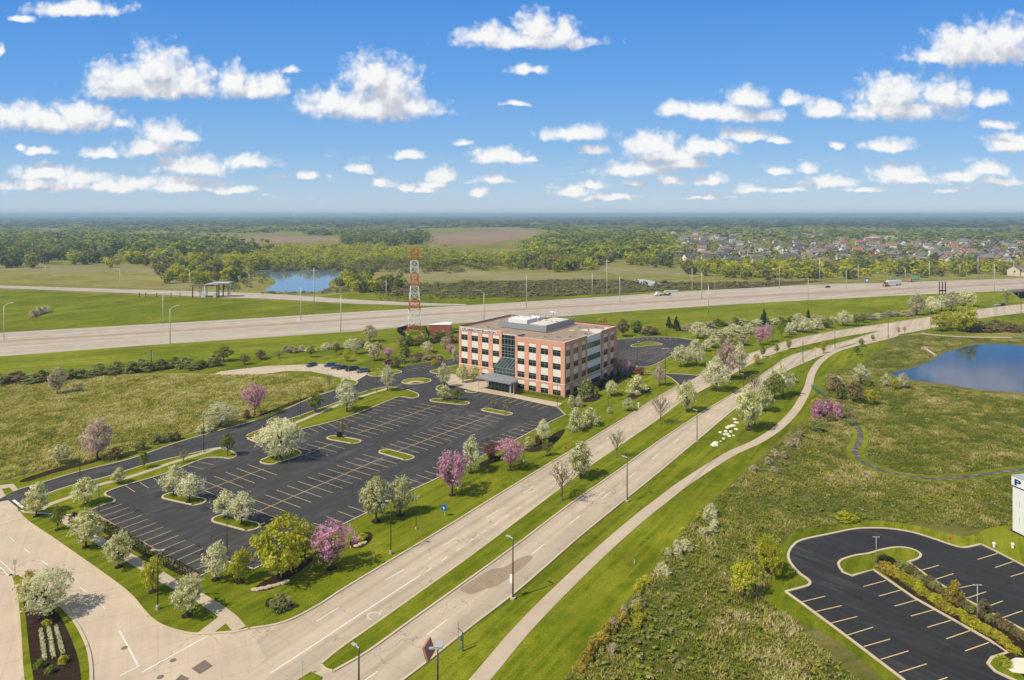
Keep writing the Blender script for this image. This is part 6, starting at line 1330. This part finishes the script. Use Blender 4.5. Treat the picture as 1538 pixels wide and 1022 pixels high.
# ------------------------------------------------------------------ long grass
def tufts(name, leaf, poly, n, size, seed, hole=None, bias=.56):
    """loose tufts of long grass: blades fanned from points spread over the ground of a region"""
    r = np.random.default_rng(seed); P = [gp(u, v) for u, v in poly]; xs = [p.x for p in P]; ys = [p.y for p in P]; pl = [(p.x,p.y) for p in P]; pts = []
    tri = tessellate_polygon([P]); A = np.array([[(P[i].x,P[i].y) for i in t] for t in tri]); ar_ = .5*np.abs((A[:,1,0]-A[:,0,0])*(A[:,2,1]-A[:,0,1])-(A[:,2,0]-A[:,0,0])*(A[:,1,1]-A[:,0,1]))
    n = int(min(n, n)); ti = r.choice(len(tri), n, p=ar_/ar_.sum()); a, b = r.random(n), r.random(n); m = a+b > 1; a[m], b[m] = 1-a[m], 1-b[m]
    X = A[ti,0]+a[:,None]*(A[ti,1]-A[ti,0])+b[:,None]*(A[ti,2]-A[ti,0])
    if hole is not None:
        keep = np.array([hole(x,y) for x,y in X]); X = X[keep]
    n = len(X); dn = np.array([mn.noise(Vector((x*.07,y*.07,seed)))+.6*mn.noise(Vector((x*.19,y*.19,seed+9))) for x,y in X]); d2 = np.array([mn.noise(Vector((x*.35,y*.35,seed+5))) for x,y in X])
    nb = 7; idx = np.repeat(np.arange(n), nb); k = len(idx); h = size*(1+.55*dn[idx]+.4*d2[idx])*r.uniform(.5,1.3,k); th = r.random(k)*6.283; ln = r.uniform(.3,1.25,k)*h
    B = np.zeros((k,3)); B[:,:2] = X[idx]+r.normal(size=(k,2))*size*.3; D = np.stack([np.cos(th),np.sin(th)],1); w = size*r.uniform(.07,.17,k); Tn = np.stack([-D[:,1],D[:,0],0*w],1)*w[:,None]
    Mi = B.copy(); Mi[:,:2] += D*(ln*.35)[:,None]; Mi[:,2] += h*.6; Tp = B.copy(); Tp[:,:2] += D*ln[:,None]; Tp[:,2] += h; B[:,2] += .04
    V = np.stack([B-Tn*.6, Mi-Tn, Tp, Mi+Tn], 1).reshape(-1,3); t = np.clip(bias+.4*dn[idx]+.42*d2[idx]+r.normal(size=k)*.17, 0, 1)
    o = link(name, np_mesh(name, V, t, M[leaf])); o['kind'] = 'stuff'; return o
tufts('meadow_grass', 'grass_blade', [(-60,583),(120,567),(325,564),(452,564),(500,573),(505,583),(425,610),(340,636),(235,666),(120,698),(62,707),(0,723),(-80,745)], 34000, .6, 1, None, .64)
PP = [p for p in POND]; pw = [(gp(*p).x, gp(*p).y) for p in [(1331,561),(1368,549),(1392,540),(1408,529),(1446,517),(1476,513),(1520,514),(1570,520),(1700,560),(1600,606),(1538,597),(1476,592),(1424,584),(1360,575)]]
cl = [(p.x,p.y) for p in smooth(gl([(1150,905),(1158,872),(1165,845),(1178,815),(1200,797),(1247,790),(1290,784),(1340,784),(1400,795),(1452,806),(1490,792),(1530,789),(1620,785),(1750,900),(1600,1200),(1390,1150),(1340,1040),(1260,965)]), 4, True)]
st_ = [(p.x,p.y) for p in STREAM]
tr_ = [(p.x,p.y) for p in smooth(gl([(1236,545),(1262,534),(1300,521),(1322,513),(1332,518),(1312,532),(1290,548),(1256,556),(1240,575),(1226,606),(1214,634),(1206,630),(1216,600),(1228,570)]), 4, True)]
def free(x, y):
    if inside((x,y), pw) or inside((x,y), cl) or inside((x,y), tr_): return False
    return not any((x-a)**2+(y-b)**2 < 5.5 for a, b in st_)
tufts('prairie_grass', 'prairie_blade', [(840,1035),(890,970),(947,902),(999,842),(1051,771.6),(1103,727),(1150,684),(1182,655),(1209,634),(1218,609),(1230,588),(1246,560),(1300,545),(1345,520),(1390,507),(1560,512),(1560,620),(1560,800),(1360,785),(1180,800),(1150,900),(1300,1035)], 95000, .42, 2, free, .5)
def weeds(name, leaf, n, wr, hr, seed, poly):
    it = [q for q in scatter(poly, n, wr, hr, 0, seed) if free(q[0], q[1])]
    return mass(name, leaf, it, 40, .13, seed, 'dome')
PZ = [(850,1030),(895,970),(952,902),(1004,842),(1056,771.6),(1108,727),(1155,684),(1187,655),(1212,636),(1222,610),(1234,588),(1250,562),(1300,548),(1345,523),(1390,508),(1560,512),(1560,620),(1560,790),(1360,783),(1180,798),(1145,900),(1290,1030)]
weeds('weeds', 'sage_leaf', 420, (.7,1.9), (.4,1.0), 61, PZ); weeds('weeds', 'green_leaf', 260, (.8,2.2), (.5,1.1), 62, PZ); weeds('weeds', 'cream_bloom', 110, (.6,1.4), (.4,.9), 63, PZ); weeds('weeds', 'yellowgreen_leaf', 130, (.7,1.8), (.4,.9), 64, PZ)
weeds('weeds', 'brown_leaf', 90, (.8,2.0), (.5,1.1), 65, PZ)
MZ = [(-40,590),(120,572),(325,568),(450,566),(480,575),(425,608),(340,632),(235,662),(120,692),(62,704),(-40,735)]
weeds('weeds', 'sage_leaf', 120, (.8,2.0), (.4,1.0), 66, MZ); weeds('weeds', 'cream_bloom', 40, (.7,1.6), (.4,.8), 67, MZ); weeds('weeds', 'green_leaf', 150, (.8,2.2), (.4,.9), 68, MZ)
MB_ = MB()
for x, y, r in MULCH: MB_.prism([(x+r*.62*math.cos(2*PI*k/14)*(1+.1*math.sin(3*k)), y+r*.62*math.sin(2*PI*k/14)) for k in range(14)], .05, .13)
struct('mulch', MB_, M['mulch'], 'stuff')
# ------------------------------------------------------------------ light, sky, air, camera
SUN_EL, SUN_AZ = math.radians(50), math.radians(213)     # azimuth measured counter-clockwise from +x
sd = Vector((math.cos(SUN_EL)*math.cos(SUN_AZ), math.cos(SUN_EL)*math.sin(SUN_AZ), math.sin(SUN_EL)))
sl_ = bpy.data.lights.new('sun', 'SUN'); sl_.energy = 4.5; sl_.angle = math.radians(.53); sl_.color = (1,.91,.74)
so_ = link('sun', sl_); so_.rotation_euler = (-sd).to_track_quat('-Z', 'Y').to_euler()
w = bpy.data.worlds.new('World'); bpy.context.scene.world = w; w.use_nodes = True; nt = w.node_tree
bg = nt.nodes['Background']; SKY = .1; bg.inputs['Strength'].default_value = SKY
sk = nd(nt, 'ShaderNodeTexSky', sky_type='NISHITA', sun_disc=False); sk.sun_elevation = SUN_EL; sk.sun_rotation = PI/2 - SUN_AZ; sk.altitude = 200; sk.air_density = 1.0; sk.dust_density = .3; sk.ozone_density = 2.0
tc = nd(nt, 'ShaderNodeTexCoord'); sx = nd(nt, 'ShaderNodeSeparateXYZ'); nt.links.new(tc.outputs['Generated'], sx.inputs[0])
yy = mth(nt, 'MAXIMUM', mth(nt, 'ABSOLUTE', sx.outputs[1]), .02)
cmb = nd(nt, 'ShaderNodeCombineXYZ'); nt.links.new(mth(nt, 'DIVIDE', sx.outputs[0], yy), cmb.inputs[0]); nt.links.new(mth(nt, 'DIVIDE', sx.outputs[2], yy), cmb.inputs[1])
P0 = cmb.outputs[0]
# clouds as directions from the viewpoint: centre and half size in thousandths of the unit plane
CL = [(112,12,75,14),(30,28,16,7),
 (185,115,52,30),(238,98,50,38),(285,122,45,30),(240,128,105,24),(350,118,25,26),(378,130,32,20),(406,126,27,26),(438,103,14,7),
 (560,112,48,36),(585,128,45,44),(505,152,52,24),(560,158,92,24),(618,155,28,20),
 (45,172,45,22),(122,168,42,24),(82,180,90,22),(8,172,22,12),(180,186,15,8),(247,198,38,22),(225,220,54,17),(150,228,30,9),(60,227,24,8),(272,203,30,10),(30,222,10,6),
 (285,248,52,20),(60,258,44,14),(120,266,44,15),(205,275,45,11),(270,277,64,14),(70,277,72,12),(350,284,34,8),(372,242,36,13),(165,280,60,10),
 (612,231,24,9),(541,253,22,9),(464,263,13,8),(570,273,16,8),(664,262,24,16),(650,276,18,8),(612,281,10,7),(741,269,26,9),(722,289,14,7),(752,233,42,16),(695,212,15,6),(795,238,15,6),(640,284,18,5),
 (735,52,45,20),(803,40,30,28),(845,46,26,24),(792,60,95,16),(785,104,22,10),(810,106,10,9),(776,156,22,5),
 (866,198,50,15),(890,226,22,10),(978,216,46,22),(1060,218,44,15),(1005,230,62,13),(965,251,60,15),(1032,244,38,11),(1008,269,20,9),(1066,267,24,11),(858,287,30,9),(890,278,20,8),(920,297,50,5),(950,276,22,5),
 (1015,164,25,14),(1122,146,30,23),(1075,165,56,20),(1112,172,56,14),(1122,201,36,13),(1168,210,22,6),(1190,149,22,10),
 (1238,163,28,17),(1345,138,52,34),(1420,138,42,28),(1350,162,88,22),(1490,148,28,14),
 (1455,66,60,36),(1512,58,46,38),(1450,82,85,18),(1520,212,40,18),(1502,188,25,9),(1332,218,35,13),(1257,219,12,6),(1350,262,38,20),(1245,272,42,12),(1485,252,30,14),(1442,264,28,11),(1500,272,34,9),(1170,257,20,6),(1215,252,14,9),(1375,270,40,9),(1130,285,25,6),(1180,285,30,5),(1300,285,30,5),(1430,285,26,5),(1060,296,34,4),(0,75,7,10)]
grp = bpy.data.node_groups.new('cloud_field', 'ShaderNodeTree'); grp.interface.new_socket('P', in_out='INPUT', socket_type='NodeSocketVector'); grp.interface.new_socket('D', in_out='OUTPUT', socket_type='NodeSocketFloat')
gi = grp.nodes.new('NodeGroupInput'); go = grp.nodes.new('NodeGroupOutput'); acc = None
for cx_, cy_, rx, ry in CL:
    a = (cx_-U0)/F; e = (V0-cy_-ry*.35)/F; rx /= F*.86; ry /= F*.8
    q = nd(grp, 'ShaderNodeVectorMath', operation='MULTIPLY_ADD'); grp.links.new(gi.outputs[0], q.inputs[0]); q.inputs[1].default_value = (1/rx,1/ry,0); q.inputs[2].default_value = (-a/rx,-e/ry,0)
    m1 = nd(grp, 'ShaderNodeVectorMath', operation='MULTIPLY'); grp.links.new(q.outputs[0], m1.inputs[0]); m1.inputs[1].default_value = (-1,-2.1,0)
    m2 = nd(grp, 'ShaderNodeVectorMath', operation='MAXIMUM'); grp.links.new(q.outputs[0], m2.inputs[0]); grp.links.new(m1.outputs[0], m2.inputs[1])
    ln = nd(grp, 'ShaderNodeVectorMath', operation='LENGTH'); grp.links.new(m2.outputs[0], ln.inputs[0])
    acc = ln.outputs['Value'] if acc is None else mth(grp, 'MINIMUM', acc, ln.outputs['Value'])
grp.links.new(acc, go.inputs[0])
def field(P):
    n1 = nd(nt, 'ShaderNodeTexNoise', i_Scale=26, i_Detail=6, i_Roughness=.56); nt.links.new(P, n1.inputs['Vector'])
    sub = nd(nt, 'ShaderNodeVectorMath', operation='SUBTRACT'); nt.links.new(n1.outputs['Color'], sub.inputs[0]); sub.inputs[1].default_value = (.5,.5,.5)
    sc_ = nd(nt, 'ShaderNodeVectorMath', operation='MULTIPLY_ADD'); nt.links.new(sub.outputs[0], sc_.inputs[0]); sc_.inputs[1].default_value = (.03,.02,0); nt.links.new(P, sc_.inputs[2])
    g = nt.nodes.new('ShaderNodeGroup'); g.node_tree = grp; nt.links.new(sc_.outputs[0], g.inputs[0])
    n2 = nd(nt, 'ShaderNodeTexNoise', i_Scale=42, i_Detail=7, i_Roughness=.58); nt.links.new(P, n2.inputs['Vector'])
    v1 = nd(nt, 'ShaderNodeTexVoronoi', feature='SMOOTH_F1', i_Scale=52, i_Smoothness=.35); nt.links.new(sc_.outputs[0], v1.inputs['Vector'])
    v2 = nd(nt, 'ShaderNodeTexVoronoi', feature='F1', i_Scale=125); nt.links.new(sc_.outputs[0], v2.inputs['Vector'])
    pf = mth(nt, 'ADD', mth(nt, 'MULTIPLY', mth(nt, 'SUBTRACT', .48, v1.outputs['Distance']), .55), mth(nt, 'MULTIPLY', mth(nt, 'SUBTRACT', .48, v2.outputs['Distance']), .3))
    d = mth(nt, 'ADD', mth(nt, 'ADD', mth(nt, 'SUBTRACT', .98, g.outputs[0]), pf), mth(nt, 'MULTIPLY', mth(nt, 'SUBTRACT', n2.outputs['Fac'], .5), .85))
    ds_ = mth(nt, 'ADD', mth(nt, 'ADD', mth(nt, 'SUBTRACT', 1.0, g.outputs[0]), mth(nt, 'MULTIPLY', pf, .8)), mth(nt, 'MULTIPLY', mth(nt, 'SUBTRACT', n2.outputs['Fac'], .5), .7))
    return d, ds_
D0, S0 = field(P0)
off_ = nd(nt, 'ShaderNodeVectorMath', operation='ADD'); nt.links.new(P0, off_.inputs[0]); off_.inputs[1].default_value = (-.008,.022,0)
_, S1 = field(off_.outputs[0])
def sstep(x, a, b):
    m = nd(nt, 'ShaderNodeMapRange', interpolation_type='SMOOTHSTEP'); nt.links.new(x, m.inputs['Value']); m.inputs['From Min'].default_value = a; m.inputs['From Max'].default_value = b; return m.outputs[0]
alpha = mth(nt, 'MULTIPLY', sstep(D0, -.28, .56), .97)
ev = nd(nt, 'ShaderNodeSeparateXYZ'); nt.links.new(P0, ev.inputs[0])
st3 = nd(nt, 'ShaderNodeVectorMath', operation='MULTIPLY'); nt.links.new(P0, st3.inputs[0]); st3.inputs[1].default_value = (1,3.2,1)
nl = nd(nt, 'ShaderNodeTexNoise', i_Scale=24, i_Detail=6, i_Roughness=.6); nt.links.new(st3.outputs[0], nl.inputs['Vector'])
band = mth(nt, 'MULTIPLY', sstep(ev.outputs[1], .008, .03), mth(nt, 'SUBTRACT', 1.0, sstep(ev.outputs[1], .045, .11)))
low = mth(nt, 'MULTIPLY', mth(nt, 'MULTIPLY', sstep(nl.outputs['Fac'], .55, .74), band), .75)
alpha = mth(nt, 'MAXIMUM', alpha, low)
shade = mth(nt, 'ADD', mth(nt, 'ADD', .45, mth(nt, 'MULTIPLY', mth(nt, 'SUBTRACT', S1, S0), .9)), mth(nt, 'MULTIPLY', mth(nt, 'SUBTRACT', S0, .3), .3), clamp=True)
ccol = ramp(nt, shade, [(.1,(1.04,1.035,1.02)),(.3,(.95,.95,.965)),(.5,(.78,.8,.85)),(.72,(.64,.67,.745)),(1,(.57,.61,.7))])
# horizon band turns the clouds paler
sky = sk.outputs['Color']
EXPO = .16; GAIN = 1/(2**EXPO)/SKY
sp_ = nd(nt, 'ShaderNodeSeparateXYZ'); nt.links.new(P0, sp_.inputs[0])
grade = ramp(nt, sp_.outputs[1], [(0,(.5,.64,.8)),(.03,(.42,.6,.82)),(.1,(.22,.47,.83)),(.2,(.115,.375,.85)),(.33,(.05,.285,.8)),(.5,(.09,.26,.6)),(1,(.3,.36,.44))])  # upper stops, above the view, paled and greyed to weaken the blue fill
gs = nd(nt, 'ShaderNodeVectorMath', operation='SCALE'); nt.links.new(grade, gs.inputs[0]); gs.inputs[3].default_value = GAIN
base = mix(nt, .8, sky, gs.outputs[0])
cs = nd(nt, 'ShaderNodeVectorMath', operation='SCALE'); nt.links.new(ccol, cs.inputs[0]); cs.inputs[3].default_value = .93*GAIN
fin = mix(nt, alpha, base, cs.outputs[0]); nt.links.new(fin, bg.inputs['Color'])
# air
m = bpy.data.materials.new('haze'); m.use_nodes = True; nt2 = m.node_tree; nt2.nodes.remove(nt2.nodes['Principled BSDF'])
pv = nd(nt2, 'ShaderNodeVolumePrincipled'); pv.inputs['Color'].default_value = (.56,.79,1,1); pv.inputs['Density'].default_value = HAZE = .00015; pv.inputs['Anisotropy'].default_value = .1
nt2.links.new(pv.outputs[0], nt2.nodes['Material Output'].inputs['Volume'])
hz_ = MB().box(-17900,17900,-2900,16900,-1,75).obj('haze', m); hz_['kind'] = 'stuff'
# camera: level, with the lens shifted down as an architectural drone shot
cam = bpy.data.cameras.new('camera'); cam.sensor_width = 36; cam.lens = 36*F/1538; cam.clip_end = 60000; cam.clip_start = .5
cam.shift_y = -(511-V0)/1538; cam.shift_x = 0
co = link('camera', cam); co.location = (0,0,H); co.rotation_euler = (PI/2,0,0)
sc_n = bpy.context.scene; sc_n.camera = co; sc_n.render.resolution_x, sc_n.render.resolution_y = 1024, 680
sc_n.view_settings.view_transform = 'Standard'; sc_n.view_settings.look = 'None'; sc_n.view_settings.exposure = EXPO; sc_n.view_settings.gamma = 1
sc_n.cycles.max_bounces = 5; sc_n.cycles.diffuse_bounces = 3; sc_n.cycles.glossy_bounces = 2; sc_n.cycles.transmission_bounces = 2; sc_n.cycles.volume_bounces = 0; sc_n.cycles.use_denoising = True
